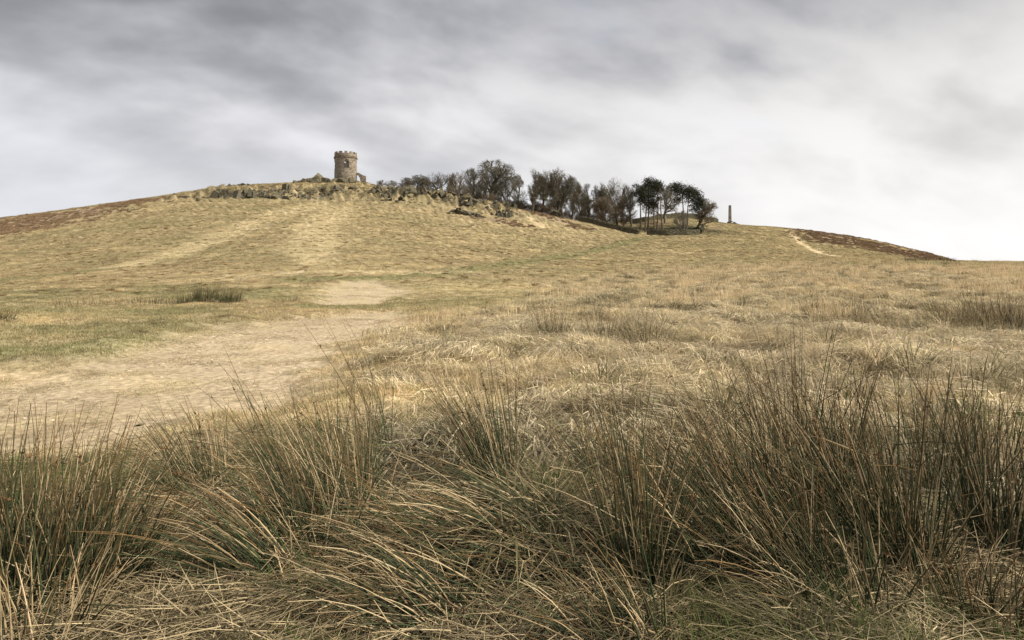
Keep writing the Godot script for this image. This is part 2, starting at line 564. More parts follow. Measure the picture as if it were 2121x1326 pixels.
# ------------------------------------------------------------------ sky
func make_sky() -> Texture2D:
	var w := 2560
	var h := 1280
	var data := PackedFloat32Array()
	data.resize(w * h * 3)
	var f1 := FastNoiseLite.new()
	f1.seed = 38
	f1.frequency = 1.0
	f1.fractal_octaves = 6
	f1.fractal_gain = 0.56
	var f3 := FastNoiseLite.new()
	f3.seed = 65
	f3.frequency = 0.8
	f3.fractal_type = FastNoiseLite.FRACTAL_RIDGED
	f3.fractal_octaves = 4
	f3.fractal_gain = 0.45
	var f2 := FastNoiseLite.new()
	f2.seed = 85
	f2.frequency = 0.5
	f2.fractal_octaves = 3
	for j in h / 2 + 1:
		var el := (0.5 - (j + 0.5) / h) * PI
		var sy := sin(el)
		var cy := cos(el)
		var deg := maxf(rad_to_deg(el), 0.0)
		# how much haze lies in front of the cloud at this height
		var haze := exp(-pow(deg / 13.5, 2.6))
		for i in w:
			var az := (i + 0.5) / w * TAU
			var k := 1.0 / (maxf(sy, 0.0) + 0.42)
			var x := sin(az) * cy * k
			var z := -cos(az) * cy * k
			# the cloud deck is drawn out into streaks from the upper left to the lower right
			var sx := x * 0.9 - z * 0.35
			var sz := z * 1.0 + x * 0.3
			var wp := f2.get_noise_2d(sx * 1.2 + 9.0, sz * 1.2)
			var wq := f2.get_noise_2d(sx * 1.2 - 40.0, sz * 1.2 + 21.0)
			var a := f1.get_noise_2d(sx * 2.3 + wp * 0.25, sz * 3.4 + wq * 0.25)
			var b := f2.get_noise_2d(sx * 1.5 - 31.0, sz * 2.5 + 12.0)
			var rid := f3.get_noise_2d(sx * 1.5 + wq * 0.35, sz * 2.2 + wp * 0.35)
			var east := sin(az)
			var body := smoothstep(-0.55, 0.65, 0.55 * a + 0.45 * b + 0.36 * rid + 0.42 * east + 0.06)
			var cloud := lerpf(0.185, 0.47, body)
			# sky above the view is brightened to throw more light on the ground
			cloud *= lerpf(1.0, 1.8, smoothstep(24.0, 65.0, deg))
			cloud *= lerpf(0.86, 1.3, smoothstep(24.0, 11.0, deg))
			var lum := lerpf(cloud, 0.625 + 0.11 * east + 0.06 * a + 0.05 * b + 0.04 * rid, haze)
			var bright := smoothstep(0.2, 0.58, lum)
			var hole := smoothstep(0.22, 0.42, f1.get_noise_2d(sx * 0.8 + 50.0, sz * 1.2 - 20.0)) * (1.0 - haze) * 0.55
			var cool := Color(0.97, 0.985, 1.06)
			var warm := Color(1.0, 0.985, 0.96)
			var c := cool.lerp(warm, clampf(bright * (0.6 + 0.6 * east), 0, 1))
			c = c.lerp(Color(0.86, 0.98, 1.14), hole * (0.5 - 0.5 * east))
			var q := (j * w + i) * 3
			data[q] = lum * c.r
			data[q + 1] = lum * c.g
			data[q + 2] = lum * c.b
	for j in range(h / 2 + 1, h):
		for i in w:
			var q := (j * w + i) * 3
			data[q] = 0.3
			data[q + 1] = 0.25
			data[q + 2] = 0.15
	var im := Image.create_from_data(w, h, false, Image.FORMAT_RGBF, data.to_byte_array())
	return ImageTexture.create_from_image(im)

# ------------------------------------------------------------------ rocks
var ico_v: Array[Vector3] = []
var ico_f := []

func make_ico() -> void:
	var p := (1.0 + sqrt(5.0)) / 2.0
	for q in [[-1, p, 0], [1, p, 0], [-1, -p, 0], [1, -p, 0], [0, -1, p], [0, 1, p], [0, -1, -p], [0, 1, -p], [p, 0, -1], [p, 0, 1], [-p, 0, -1], [-p, 0, 1]]:
		ico_v.append(Vector3(q[0], q[1], q[2]).normalized())
	ico_f = [[0, 11, 5], [0, 5, 1], [0, 1, 7], [0, 7, 10], [0, 10, 11], [1, 5, 9], [5, 11, 4], [11, 10, 2], [10, 7, 6], [7, 1, 8], [3, 9, 4], [3, 4, 2], [3, 2, 6], [3, 6, 8], [3, 8, 9], [4, 9, 5], [2, 4, 11], [6, 2, 10], [8, 6, 7], [9, 8, 1]]
	for pass_no in 2:
		var mids := {}
		var nf := []
		for f in ico_f:
			var m := []
			for e in 3:
				var a: int = f[e]
				var b: int = f[(e + 1) % 3]
				var key := mini(a, b) * 10000 + maxi(a, b)
				if not mids.has(key):
					mids[key] = ico_v.size()
					ico_v.append((ico_v[a] + ico_v[b]).normalized())
				m.append(mids[key])
			nf.append([f[0], m[0], m[2]])
			nf.append([f[1], m[1], m[0]])
			nf.append([f[2], m[2], m[1]])
			nf.append([m[0], m[1], m[2]])
		ico_f = nf

func rock_mesh(size: Vector3, slab: float, cut: float, base: Color) -> ArrayMesh:
	var pts: Array[Vector3] = []
	pts.assign(ico_v)
	for k in 22:
		var d := Vector3(rng.randfn(), rng.randfn() * lerpf(1.0, 0.15, slab), rng.randfn() * lerpf(1.0, 0.5, slab)).normalized()
		var lim := rng.randf_range(cut, 0.85)
		for i in pts.size():
			var e := pts[i].dot(d) - lim
			if e > 0:
				pts[i] -= d * e
	var off := rng.randf() * 90.0
	for i in pts.size():
		pts[i] *= 1.0 + 0.22 * na.get_noise_3dv(pts[i] * 40.0 + Vector3.ONE * off)
	var mb := Mb.new()
	for f in ico_f:
		var a: Vector3 = pts[f[0]] * size
		var b: Vector3 = pts[f[1]] * size
		var c: Vector3 = pts[f[2]] * size
		var up := (b - a).cross(c - a).normalized().y
		var col := base * rng.randf_range(0.85, 1.1)
		# moss and turf grow on ledges
		if up > 0.4 and na.get_noise_3dv((a + Vector3.ONE * off) * 9.0) > -0.1:
			col = col.lerp(Color(0.25, 0.215, 0.115), 0.7)
		col.a = 1
		mb.tri(a, c, b, col)
	return mb.mesh()

func crag_mesh(size: Vector3, base: Color) -> ArrayMesh:
	# jointed bedrock: leaning blocks that share one dip
	var mb := Mb.new()
	var dip := Basis.from_euler(Vector3(rng.randf_range(-0.5, 0.15), rng.randf_range(-0.5, 0.5), rng.randf_range(-0.45, 0.45)))
	for k in rng.randi_range(6, 10):
		var o := Vector3(rng.randf_range(-1, 1), rng.randf_range(-0.7, 0.35), rng.randf_range(-0.8, 0.8))
		o.y -= 0.35 * absf(o.x)
		var h := Vector3(rng.randf_range(0.16, 0.5), rng.randf_range(0.25, 0.7), rng.randf_range(0.2, 0.6))
		var col := base * rng.randf_range(0.65, 1.15)
		col.a = 1
		mb.block(o * size, dip.x * h.x * size.x, dip.y * h.y * size.y, dip.z * h.z * size.z, col, rng, 0.38)
	return mb.mesh()

const GREY := Color(0.285, 0.26, 0.195)

# one outcrop of bedrock: boulders along a line or inside a patch
func outcrop(label: String, px0: float, px1: float, d0: float, d1: float, count: int, size: float, tall := 0.8, slab := 0.0, col := GREY, called := "rock_outcrop") -> Node3D:
	var mid := spot((px0 + px1) / 2, (d0 + d1) / 2)
	var o := thing(called, label, "rock", mid)
	if count > 4:
		count = int(count * 1.3)
	for k in count:
		var t := (k + rng.randf_range(0.1, 0.9)) / count
		var p := spot(lerpf(px0, px1, t), rng.randf_range(d0, d1))
		var s := size * rng.randf_range(0.4, 1.15) * (1.3 if count > 4 else 1.0)
		var sz := Vector3(s * rng.randf_range(0.75, 1.2) * lerpf(1.0, 0.62, slab), s * tall * rng.randf_range(0.75, 1.2), s * rng.randf_range(0.8, 1.1))
		var b := part("boulder", crag_mesh(sz * 1.15, col * rng.randf_range(0.85, 1.15)) if count > 4 and k % 4 != 0 else rock_mesh(sz * 1.4, slab, 0.3, col * rng.randf_range(0.8, 1.12)), M.rock, o)
		b.position = p - mid + UP * sz.y * (rng.randf_range(-0.45, 0.1) if count > 4 else 0.1)
		b.rotation = Vector3(rng.randf_range(-0.25, 0.25), rng.randf_range(-0.6, 0.6) if slab > 0 or count > 4 else rng.randf() * TAU, rng.randf_range(-0.3, 0.3))
	return o

func boulder_at(o: Node3D, px: float, d: float, top: float, wide: float, slab := 0.0, col := GREY) -> void:
	var p := spot(px, d)
	var hh := height_to(top, d) - p.y
	var sz := Vector3(wide / 2, hh * 0.75, wide * 0.42)
	var b := part("boulder", rock_mesh(sz * 1.8, slab, 0.32, col * rng.randf_range(0.85, 1.1)), M.rock, o)
	b.position = p - o.position + UP * hh * 0.27
	b.rotation = Vector3(rng.randf_range(-0.1, 0.1), rng.randf_range(-0.4, 0.4), rng.randf_range(-0.12, 0.12))

# ------------------------------------------------------------------ tower
func wall_grid(inside: Callable, r: float, thick: float, y0: float, y1: float, na_: int, ny: int) -> ArrayMesh:
	# a round wall of cells; cells for which inside() is true are left open, with reveals
	var mb := Mb.new()
	var open := []
	for i in na_:
		var line := []
		for j in ny:
			line.append(inside.call((i + 0.5) * TAU / na_, lerpf(y0, y1, (j + 0.5) / ny)))
		open.append(line)
	var col := Color(0.33, 0.28, 0.22)
	for i in na_:
		var a0 := i * TAU / na_
		var a1 := (i + 1) * TAU / na_
		var o0 := Vector3(sin(a0), 0, cos(a0))
		var o1 := Vector3(sin(a1), 0, cos(a1))
		for j in ny:
			if open[i][j]:
				continue
			var lo := UP * lerpf(y0, y1, float(j) / ny)
			var hi := UP * lerpf(y0, y1, float(j + 1) / ny)
			var q := r - thick
			mb.quad(o0 * r + lo, o0 * r + hi, o1 * r + hi, o1 * r + lo, col)
			mb.quad(o1 * q + lo, o1 * q + hi, o0 * q + hi, o0 * q + lo, col)
			if j == ny - 1 or open[i][j + 1]:
				mb.quad(o0 * r + hi, o0 * q + hi, o1 * q + hi, o1 * r + hi, col)
			if j == 0 or open[i][j - 1]:
				mb.quad(o1 * r + lo, o1 * q + lo, o0 * q + lo, o0 * r + lo, col)
			if open[(i + 1) % na_][j]:
				mb.quad(o1 * r + lo, o1 * r + hi, o1 * q + hi, o1 * q + lo, col)
			if open[(i + na_ - 1) % na_][j]:
				mb.quad(o0 * q + lo, o0 * q + hi, o0 * r + hi, o0 * r + lo, col)
	return mb.mesh()

const WIN := [0.30, -1.27, 1.87, 3.44]

func stone_color() -> Color:
	var k := rng.randf()
	var c := Color(0.47, 0.41, 0.34).lerp(Color(0.58, 0.51, 0.43), rng.randf())
	if k < 0.3:
		c = Color(0.34, 0.295, 0.25)
	elif k < 0.42:
		c = Color(0.64, 0.57, 0.48)
	return c * rng.randf_range(0.85, 1.1)

func window_hole(a: float, y: float) -> bool:
	for w in 4:
		var lift := 0.78 if w == 3 else 0.0
		var da := wrapf(a - WIN[w], -PI, PI) * 3.2
		var t := y - lift
		if absf(da) < 0.74 and t > 3.9:
			var lim := 0.74
			if t > 5.45:
				lim = 0.74 - 0.74 * pow((t - 5.45) / 1.05, 1.7)
			if absf(da) < lim and t < 6.5:
				return true
	return false

func build_tower() -> void:
	var d := 205.0
	var p := spot(716, d)
	p.y = height_to(378.5, d)
	var o := thing("round_tower", "ruined round stone tower with battlements on the hilltop", "tower", p)
	var r := 3.22
	part("wall", wall_grid(window_hole, r, 0.62, -0.8, 8.4, 132, 66), M.stone, o)
	# the stones of the wall stand proud of its core
	var mb := Mb.new()
	var y := -0.7
	while y < 8.25:
		var ch := rng.randf_range(0.2, 0.34)
		var a := rng.randf() * 0.1
		var a_end := a + TAU - 0.02
		while a < a_end:
			var w := rng.randf_range(0.06, 0.16)
			var am := a + w / 2
			var blocked := false
			for e in [-0.5, 0.0, 0.5]:
				for e2 in [0.05, 0.5, 0.95]:
					blocked = blocked or window_hole(am + e * w, y + e2 * ch)
			if not blocked and not (y < 7.45 and y + ch > 7.15):
				var out := Vector3(sin(am), 0, cos(am))
				var side := Vector3(cos(am), 0, -sin(am))
				mb.block(out * (r + 0.02) + UP * (y + ch / 2), side * (w * r / 2 - 0.018), UP * (ch / 2 - 0.018), out * rng.randf_range(0.05, 0.08), stone_color(), rng, 0.16)
			a += w
		y += ch
	part("stone", mb.mesh(), M.stone, o, "stuff")
	var sc := Mb.new()
	for k in 64:
		var am := k * TAU / 64
		var out := Vector3(sin(am), 0, cos(am))
		sc.block(out * (r + 0.12) + UP * 7.3, Vector3(cos(am), 0, -sin(am)) * 0.155, UP * 0.15, out * 0.17, Color(0.34, 0.285, 0.22) * rng.randf_range(0.75, 1.25), rng, 0.08)
	part("string_course", sc.mesh(), M.stone, o)
	for k in 12:
		var mm := Mb.new()
		var am := PI / 12 + k * TAU / 12
		var hh := rng.randf_range(0.5, 0.62)
		for q in 3:
			for lay in 2:
				var b := am + (q - 1) * 0.088
				var out := Vector3(sin(b), 0, cos(b))
				mm.block(out * (r - 0.25) + UP * (8.405 + hh * (0.25 + 0.5 * lay)), Vector3(cos(b), 0, -sin(b)) * 0.145, UP * hh * 0.245, out * 0.3, stone_color() * 0.85, rng, 0.06)
		part("merlon", mm.mesh(), M.stone, o)
	# window fittings: a stone frame with branching tracery over dark boards
	for w in 4:
		var am: float = WIN[w]
		var out := Vector3(sin(am), 0, cos(am))
		var side := Vector3(cos(am), 0, -sin(am))
		var lift := 0.78 if w == 3 else 0.0
		var c := out * (r - 0.2) + UP * (3.9 + lift)
		var fm := Mb.new()
		var stone := Color(0.17, 0.145, 0.12)
		fm.block(c + UP * 0.8, side * 0.06, UP * 0.8, out * 0.07, stone)
		for s in [-1, 1]:
			var q := PackedVector3Array()
			var rr := PackedFloat32Array()
			var cc := PackedColorArray()
			for k in 9:
				var t := k / 8.0
				q.append(c + side * s * (0.72 - 0.72 * pow(t, 1.7)) + UP * (1.5 + 1.02 * t))
				rr.append(0.085)
				cc.append(stone)
			fm.tube(q, rr, 5, cc)
			var q2 := PackedVector3Array()
			for k in 9:
				var t := k / 8.0
				q2.append(c + side * s * 0.36 * (1.0 - pow(1.0 - t, 1.7)) + UP * (1.55 + 0.55 * t))
			fm.tube(q2, rr, 5, cc)
			fm.block(c + side * s * 0.68 + UP * 0.8, side * 0.06, UP * 0.8, out * 0.1, stone)
		var f := part("window", fm.mesh(), M.stone, o)
		if w != 3:
			var bm := Mb.new()
			for k in 6:
				bm.block(c - out * 0.02 + side * (-0.53 + 0.212 * k) + UP * 0.72, side * 0.095, UP * 0.72, out * 0.025, Color(0.085, 0.07, 0.065) * rng.randf_range(0.8, 1.2))
			part("shutter", bm.mesh(), M.stone, f)
	# the broken arch that joins the tower on the right
	var a2 := thing("ruined_arch", "broken stone wall with a pointed archway against the tower", "ruin", p)
	var poly := PackedVector2Array()
	for q in [[3.1, 2.95], [4.0, 2.9], [4.6, 2.55], [5.3, 2.15], [6.05, 1.98], [6.12, -0.3], [4.55, -0.3], [4.5, 0.6], [4.3, 1.4], [3.95, 1.95], [3.6, 2.25], [3.35, 2.32], [3.1, 2.2]]:
		poly.append(Vector2(q[0], q[1]))
	var am2 := Mb.new()
	var idx := Geometry2D.triangulate_polygon(poly)
	var mc := Color(0.36, 0.3, 0.24)
	for s in [0.4, -0.4]:
		for i in range(0, idx.size(), 3):
			var q0 := poly[idx[i]]
			var q1 := poly[idx[i + 1]]
			var q2 := poly[idx[i + 2]]
			am2.tri(Vector3(q0.x, q0.y, s), Vector3(q1.x, q1.y, s), Vector3(q2.x, q2.y, s), mc)
	for i in poly.size():
		var q0 := poly[i]
		var q1 := poly[(i + 1) % poly.size()]
		am2.quad(Vector3(q0.x, q0.y, 0.4), Vector3(q0.x, q0.y, -0.4), Vector3(q1.x, q1.y, -0.4), Vector3(q1.x, q1.y, 0.4), mc)
	part("wall", am2.mesh(), M.stone, a2)
	var as2 := Mb.new()
	y = -0.2
	while y < 3.0:
		var x := 3.2 + rng.randf() * 0.1
		while x < 6.1:
			var w := rng.randf_range(0.2, 0.42)
			if Geometry2D.is_point_in_polygon(Vector2(x, y), poly) and Geometry2D.is_point_in_polygon(Vector2(x + w, y + 0.22), poly):
				for s in [1, -1]:
					as2.block(Vector3(x + w / 2, y + 0.12, 0.41 * s), Vector3(w / 2 - 0.02, 0, 0), Vector3(0, 0.1, 0), Vector3(0, 0, 0.06), stone_color(), rng, 0.15)
			x += w
		y += 0.25
	part("stone", as2.mesh(), M.stone, a2, "stuff")

func build_monument() -> void:
	var d := 262.0
	var p := spot(1512, d)
	var o := thing("stone_column", "tall slender square stone column standing alone on the ridge", "monument", p)
	var top := height_to(426.5, d) - p.y
	var mb := Mb.new()
	var y := -0.3
	while y < top - 1.0:
		var w := lerpf(0.5, 0.4, y / top)
		mb.block(UP * (y + 0.15), Vector3(w * rng.randf_range(0.96, 1.03), 0, 0), UP * 0.142, Vector3(0, 0, w), Color(0.36, 0.335, 0.295) * rng.randf_range(0.75, 1.15), rng, 0.04)
		mb.block(UP * (y + 0.15), Vector3(w * 0.95, 0, 0), UP * 0.15, Vector3(0, 0, w * 0.95), Color(0.14, 0.11, 0.09))
		y += 0.3
	part("shaft", mb.mesh(), M.stone, o)
	var tb := Mb.new()
	while y < top - 0.05:
		tb.block(UP * (y + 0.13), Vector3(0.39, 0, 0), UP * 0.122, Vector3(0, 0, 0.39), Color(0.24, 0.215, 0.185) * rng.randf_range(0.8, 1.2), rng, 0.05)
		tb.block(UP * (y + 0.13), Vector3(0.36, 0, 0), UP * 0.13, Vector3(0, 0, 0.36), Color(0.12, 0.1, 0.08))
		y += 0.26
	part("cap", tb.mesh(), M.stone, o)
	var r := thing("rubble_heap", "heap of loose grey rubble at the foot of the stone column", "rubble", p)
	for k in 26:
		var t := rng.randf()
		var s := rng.randf_range(0.18, 0.5)
		var b := part("rubble_stone", rock_mesh(Vector3(s, s * 0.75, s), 0.0, 0.5, Color(0.3, 0.25, 0.2)), M.rock, r)
		var off := Vector3(lerpf(-0.8, 3.3, t), 0, rng.randf_range(-0.2, 1.2))
		var hgt := maxf(0.05, 1.5 - absf(t - 0.38) * 2.9) * rng.randf()
		b.position = Vector3(off.x, land(p.x + off.x, p.z + off.z) - p.y + hgt, off.z)
		b.rotation = Vector3(rng.randf(), rng.randf() * 6, rng.randf())

func drystone(label: String, line: Array, tall: float, group := "") -> void:
	# a field wall of rough stones that follows the ground
	var pts: Array[Vector3] = []
	for i in range(0, line.size(), 2):
		pts.append(spot(line[i], line[i + 1]))
	var o := thing("dry_stone_wall", label, "wall", pts[0], 0.0, group)
	var core := Mb.new()
	var mb := Mb.new()
	var cope := Mb.new()
	for k in pts.size() - 1:
		var a := pts[k]
		var b := pts[k + 1]
		var dir := Vector3(b.x - a.x, 0, b.z - a.z)
		var ln := dir.length()
		dir /= ln
		var out := Vector3(dir.z, 0, -dir.x)
		var s := 0.0
		while s < ln:
			var w := minf(1.2, ln - s)
			var q := a + dir * (s + w / 2)
			q.y = land(q.x, q.z)
			core.block(q - pts[0] + UP * tall * 0.42, dir * (w / 2 + 0.02), UP * tall * 0.46, out * 0.2, Color(0.06, 0.055, 0.045))
			s += w
		var rows := int(tall / 0.17)
		for row in rows:
			s = rng.randf() * 0.2
			while s < ln:
				var w := rng.randf_range(0.22, 0.55)
				var q := a + dir * (s + w / 2)
				q.y = land(q.x, q.z) - 0.05
				var c := Color(0.15, 0.14, 0.10).lerp(Color(0.27, 0.25, 0.19), rng.randf()) * rng.randf_range(0.55, 1.1)
				if rng.randf() < 0.25:
					c = Color(0.12, 0.125, 0.06)
				for side in [1, -1]:
					mb.block(q - pts[0] + out * side * (0.27 - 0.08 * row / rows) + UP * (0.085 + row * 0.17), dir * (w / 2 - 0.015), UP * 0.075, out * rng.randf_range(0.08, 0.15), c, rng, 0.22)
				s += w
		s = 0.0
		while s < ln:
			var w := rng.randf_range(0.14, 0.26)
			var q := a + dir * (s + w / 2)
			q.y = land(q.x, q.z) + tall - 0.02 + rng.randf() * 0.06
			cope.block(q - pts[0], dir * w * 0.45, UP * rng.randf_range(0.1, 0.2), out * 0.26, Color(0.2, 0.19, 0.14) * rng.randf_range(0.6, 1.2), rng, 0.25)
			s += w
	part("core", core.mesh(), M.stone, o)
	part("stone", mb.mesh(), M.stone, o, "stuff")
	part("coping_stone", cope.mesh(), M.stone, o, "stuff")

# ------------------------------------------------------------------ trees
var cen := Vector3.ZERO
var ell := Vector3.ONE
var tm: Mb
var cm: Mb
var bark := Color.BLACK
var gnarl := 0.2
var fork: Array = []

func outside(p: Vector3) -> bool:
	var q := (p - cen) / ell
	return q.length() > 0.98 + 0.34 * na.get_noise_3dv(q.normalized() * 22.0 + cen * 31.0)

func grow(p: Vector3, dir: Vector3, ln: float, rad: float, lvl: int) -> void:
	if lvl >= 5:
		var side := dir.cross(Vector3(rng.randfn(), rng.randfn(), rng.randfn())).normalized()
		var tip := p + dir * ln
		cm.tri(p - side * rad, tip, p + side * rad, bark)
		return
	var seg := 5 if lvl <= 1 else (3 if lvl <= 3 else 2)
	var q := PackedVector3Array([p])
	var rr := PackedFloat32Array([rad])
	var cc := PackedColorArray([bark])
	var dd := [dir]
	for i in seg:
		dir = (dir + Vector3(rng.randfn(), rng.randfn() * 0.7, rng.randfn()) * gnarl + UP * (0.10 if lvl > 0 else 0.2)).normalized()
		p += dir * ln / seg
		if lvl > 0 and outside(p):
			break
		q.append(p)
		rr.append(rad * lerpf(1.0, 0.5 if lvl > 0 else 0.7, (i + 1.0) / seg))
		cc.append(bark)
		dd.append(dir)
	var m := q.size()
	if m < 2:
		return
	(tm if lvl <= 1 else cm).tube(q, rr, 7 if lvl == 0 else (5 if lvl == 1 else 3), cc)
	var kids: int = fork[lvl]
	for k in kids:
		var t := clampf((k + rng.randf()) / kids, 0, 0.999)
		t = lerpf(0.25 if lvl > 0 else fork[6], 1.0, t) * (m - 1)
		var i := mini(int(t), m - 2)
		var at := q[i].lerp(q[i + 1], t - i)
		var axis: Vector3 = dd[i + 1]
		var perp := axis.cross(Vector3(rng.randfn(), rng.randfn(), rng.randfn())).normalized()
		var spread := rng.randf_range(0.45, 1.0) if lvl > 0 else rng.randf_range(0.4, 1.15)
		var nd := (axis * cos(spread) + perp * sin(spread)).normalized()
		grow(at, nd, ln * rng.randf_range(0.5, 0.8) * (0.9 if lvl > 0 else fork[7]), maxf(rr[i] * rng.randf_range(0.48, 0.72), 0.009), lvl + 1)
	if lvl > 0 and lvl < 4:
		grow(p if m > seg else q[m - 1], dir, ln * 0.55, rr[m - 1] * 0.8, lvl + 1)

# a bare winter tree 10 m tall: [half width, crown centre, half crown height, where limbs start, limb length, bark, forks]
func make_bare(seed_no: int, wide: float, cy: float, ry: float, start: float, reach: float, col: Color, forks: Array, twist: float) -> Array:
	rng.seed = seed_no
	tm = Mb.new()
	cm = Mb.new()
	cen = Vector3(0, cy, 0)
	ell = Vector3(wide, ry, wide)
	bark = col
	gnarl = twist
	fork = forks + [start, reach]
	grow(Vector3(0, -0.5, 0), Vector3(rng.randf_range(-0.08, 0.08), 1, rng.randf_range(-0.08, 0.08)).normalized(), 7.4, 0.33, 0)
	var top := 0.1
	var far := 0.1
	for v in cm.v:
		top = maxf(top, v.y)
		far = maxf(far, Vector2(v.x, v.z).length())
	return [tm.mesh(), cm.mesh(), top, far * 0.92]

func build_trees() -> void:
	var dark := Color(0.13, 0.118, 0.094)
	var grey := Color(0.165, 0.153, 0.126)
	var rust := Color(0.175, 0.146, 0.11)
	var kinds := {
		"oak": [make_bare(5, 5.2, 5.4, 4.8, 0.2, 0.85, dark, [11, 6, 5, 5, 4, 0], 0.27), make_bare(6, 5.4, 5.3, 4.9, 0.16, 0.9, dark, [11, 6, 5, 5, 4, 0], 0.3), make_bare(17, 5.0, 5.5, 4.8, 0.22, 0.82, grey, [10, 6, 5, 4, 4, 0], 0.31), make_bare(41, 5.2, 5.3, 4.9, 0.18, 0.86, dark, [12, 6, 5, 4, 4, 0], 0.33)],
		"tall": [make_bare(8, 3.6, 5.7, 4.6, 0.26, 0.58, dark, [12, 6, 5, 5, 4, 0], 0.24), make_bare(9, 3.3, 5.7, 4.5, 0.34, 0.55, grey, [11, 6, 5, 5, 4, 0], 0.24), make_bare(33, 3.8, 5.6, 4.6, 0.22, 0.62, dark, [12, 6, 5, 5, 4, 0], 0.28)],
		"dense": [make_bare(12, 3.9, 5.4, 4.7, 0.2, 0.6, rust, [12, 6, 5, 5, 5, 0], 0.24), make_bare(13, 4.1, 5.3, 4.8, 0.16, 0.62, rust, [12, 6, 5, 5, 4, 0], 0.26)],
		"bush": [make_bare(14, 6.0, 5.2, 4.9, 0.08, 0.85, dark, [10, 6, 5, 4, 5, 0], 0.34), make_bare(15, 6.4, 5.1, 5.0, 0.05, 0.85, grey, [10, 6, 5, 4, 4, 0], 0.36)],
	}
	# px, top, distance, crown width in px, kind, label
	var list := [
		[791, 372, 202, 20, "bush", "smallest bare twiggy sapling, nearest the tower's loose boulder"],
		[814, 372, 203, 32, "bush", "low bare bush with tangled twigs between the sapling and the first round tree"],
		[836, 365, 204, 38, "dense", "low dense bare tree, first solid crown to the right of the tower"],
		[866, 360, 203, 36, "oak", "bare tree with upswept limbs just left of the round spreading tree"],
		[909, 352, 203, 62, "oak", "round spreading bare tree standing clear on the skyline near the tower"],
		[929, 374, 208, 24, "bush", "small thin bare tree filling the gap right of the round spreading tree"],
		[958, 351, 204, 46, "dense", "thick brown bare tree at the left edge of the main grove"],
		[981, 344, 210, 46, "oak", "grey bare tree between the thick brown tree and the tallest tree"],
		[1000, 352, 200, 42, "oak", "leaning bare tree whose trunk forks in front of the tallest tree"],
		[1017, 326, 206, 82, "oak", "tallest bare tree with the broadest domed crown in the grove"],
		[1049, 352, 203, 50, "oak", "bare tree with crooked limbs right behind the rocky ridge end"],
		[1072, 357, 199, 40, "oak", "shorter bare tree filling the dip between the two high crowns"],
		[1103, 345, 193, 44, "tall", "straight narrow bare tree with a single tall trunk left of the big double crown"],
		[1122, 348, 199, 44, "tall", "thin bare tree close behind the straight narrow one"],
		[1142, 342, 194, 74, "oak", "big bare tree with fan shaped crown, second highest of the grove"],
		[1166, 352, 197, 56, "dense", "dense reddish bare tree under the fan shaped crown"],
		[1184, 362, 200, 42, "oak", "bare tree whose crown slopes down on the right of the fan shaped one"],
		[1197, 392, 188, 46, "dense", "low rusty brown tree thick with twigs at the start of the wall"],
		[1219, 376, 187, 40, "tall", "pale forked slender tree standing in the gap of light by the wall"],
		[1247, 374, 192, 40, "tall", "slim bare tree left of the tallest crown inside the wall"],
		[1279, 363, 190, 66, "oak", "high bare tree with many fine branches inside the walled spinney"],
		[1260, 402, 182, 56, "dense", "low broad brown tree like a haystack in front of the high one"],
		[1294, 398, 183, 48, "dense", "brown twiggy tree with several trunks next to the haystack shaped one"],
		[1308, 378, 189, 34, "tall", "thin dark tree between the brown crowns and the first pine"],
		[1378, 378, 205, 74, "oak", "bare tree with pale sky showing through it among the pines"],
		[1446, 406, 190, 58, "dense", "wide bushy bare tree at the right end of the spinney"],
		[1418, 432, 170, 40, "bush", "small bent thorn bush just inside the near wall"],
	]
	var used := {}
	for q in list:
		var d: float = q[2]
		var protos: Array = kinds[q[4]]
		var nth: int = used.get(q[4], 0)
		used[q[4]] = nth + 1
		var pr: Array = protos[nth % protos.size()]
		var p := spot(q[0], d)
		rng.seed = int(q[0]) * 7
		var hgt := height_to(q[1], d) - p.y
		var o := thing("bare_tree", q[5], "tree", p, rng.randf() * TAU, "bare trees behind the ridge" if q[0] < 1200 else "trees of the walled spinney")
		var sw: float = 1.4 * q[3] * d / FOC / 2.0 / pr[3]
		o.scale = Vector3(sw, hgt / pr[2], sw)
		part("trunk", pr[0], M.twig, o)
		part("crown", pr[1], M.twig, o)

func build_undergrowth() -> void:
	# a low tangle of bare bushes under the grove
	var o := thing("undergrowth", "low tangle of bare bushes filling the foot of the grove", "undergrowth", Vector3.ZERO, 0.0, "", "stuff")
	var dark := Color(0.15, 0.13, 0.1)
	var kinds := [make_bare(51, 6.5, 4.6, 5.2, 0.04, 0.85, dark, [11, 6, 5, 5, 4, 0], 0.36), make_bare(52, 6.0, 4.8, 5.2, 0.04, 0.8, Color(0.18, 0.145, 0.105), [11, 6, 5, 5, 4, 0], 0.34)]
	rng.seed = 1717
	for k in 46:
		var px := lerpf(940, 1300, (k + rng.randf()) / 46.0)
		var d := rng.randf_range(192, 214) if px < 1190 else rng.randf_range(186, 202)
		var p := spot(px, d)
		var pr: Array = kinds[k % 2]
		var tall := rng.randf_range(2.0, 4.2) + (1.2 if px < 1190 else 0.0)
		var m1 := part("twigs", pr[1], M.twig, o)
		m1.position = p
		m1.rotation.y = rng.randf() * TAU
		m1.scale = Vector3.ONE * tall / pr[2]
		m1.scale.x *= 1.2

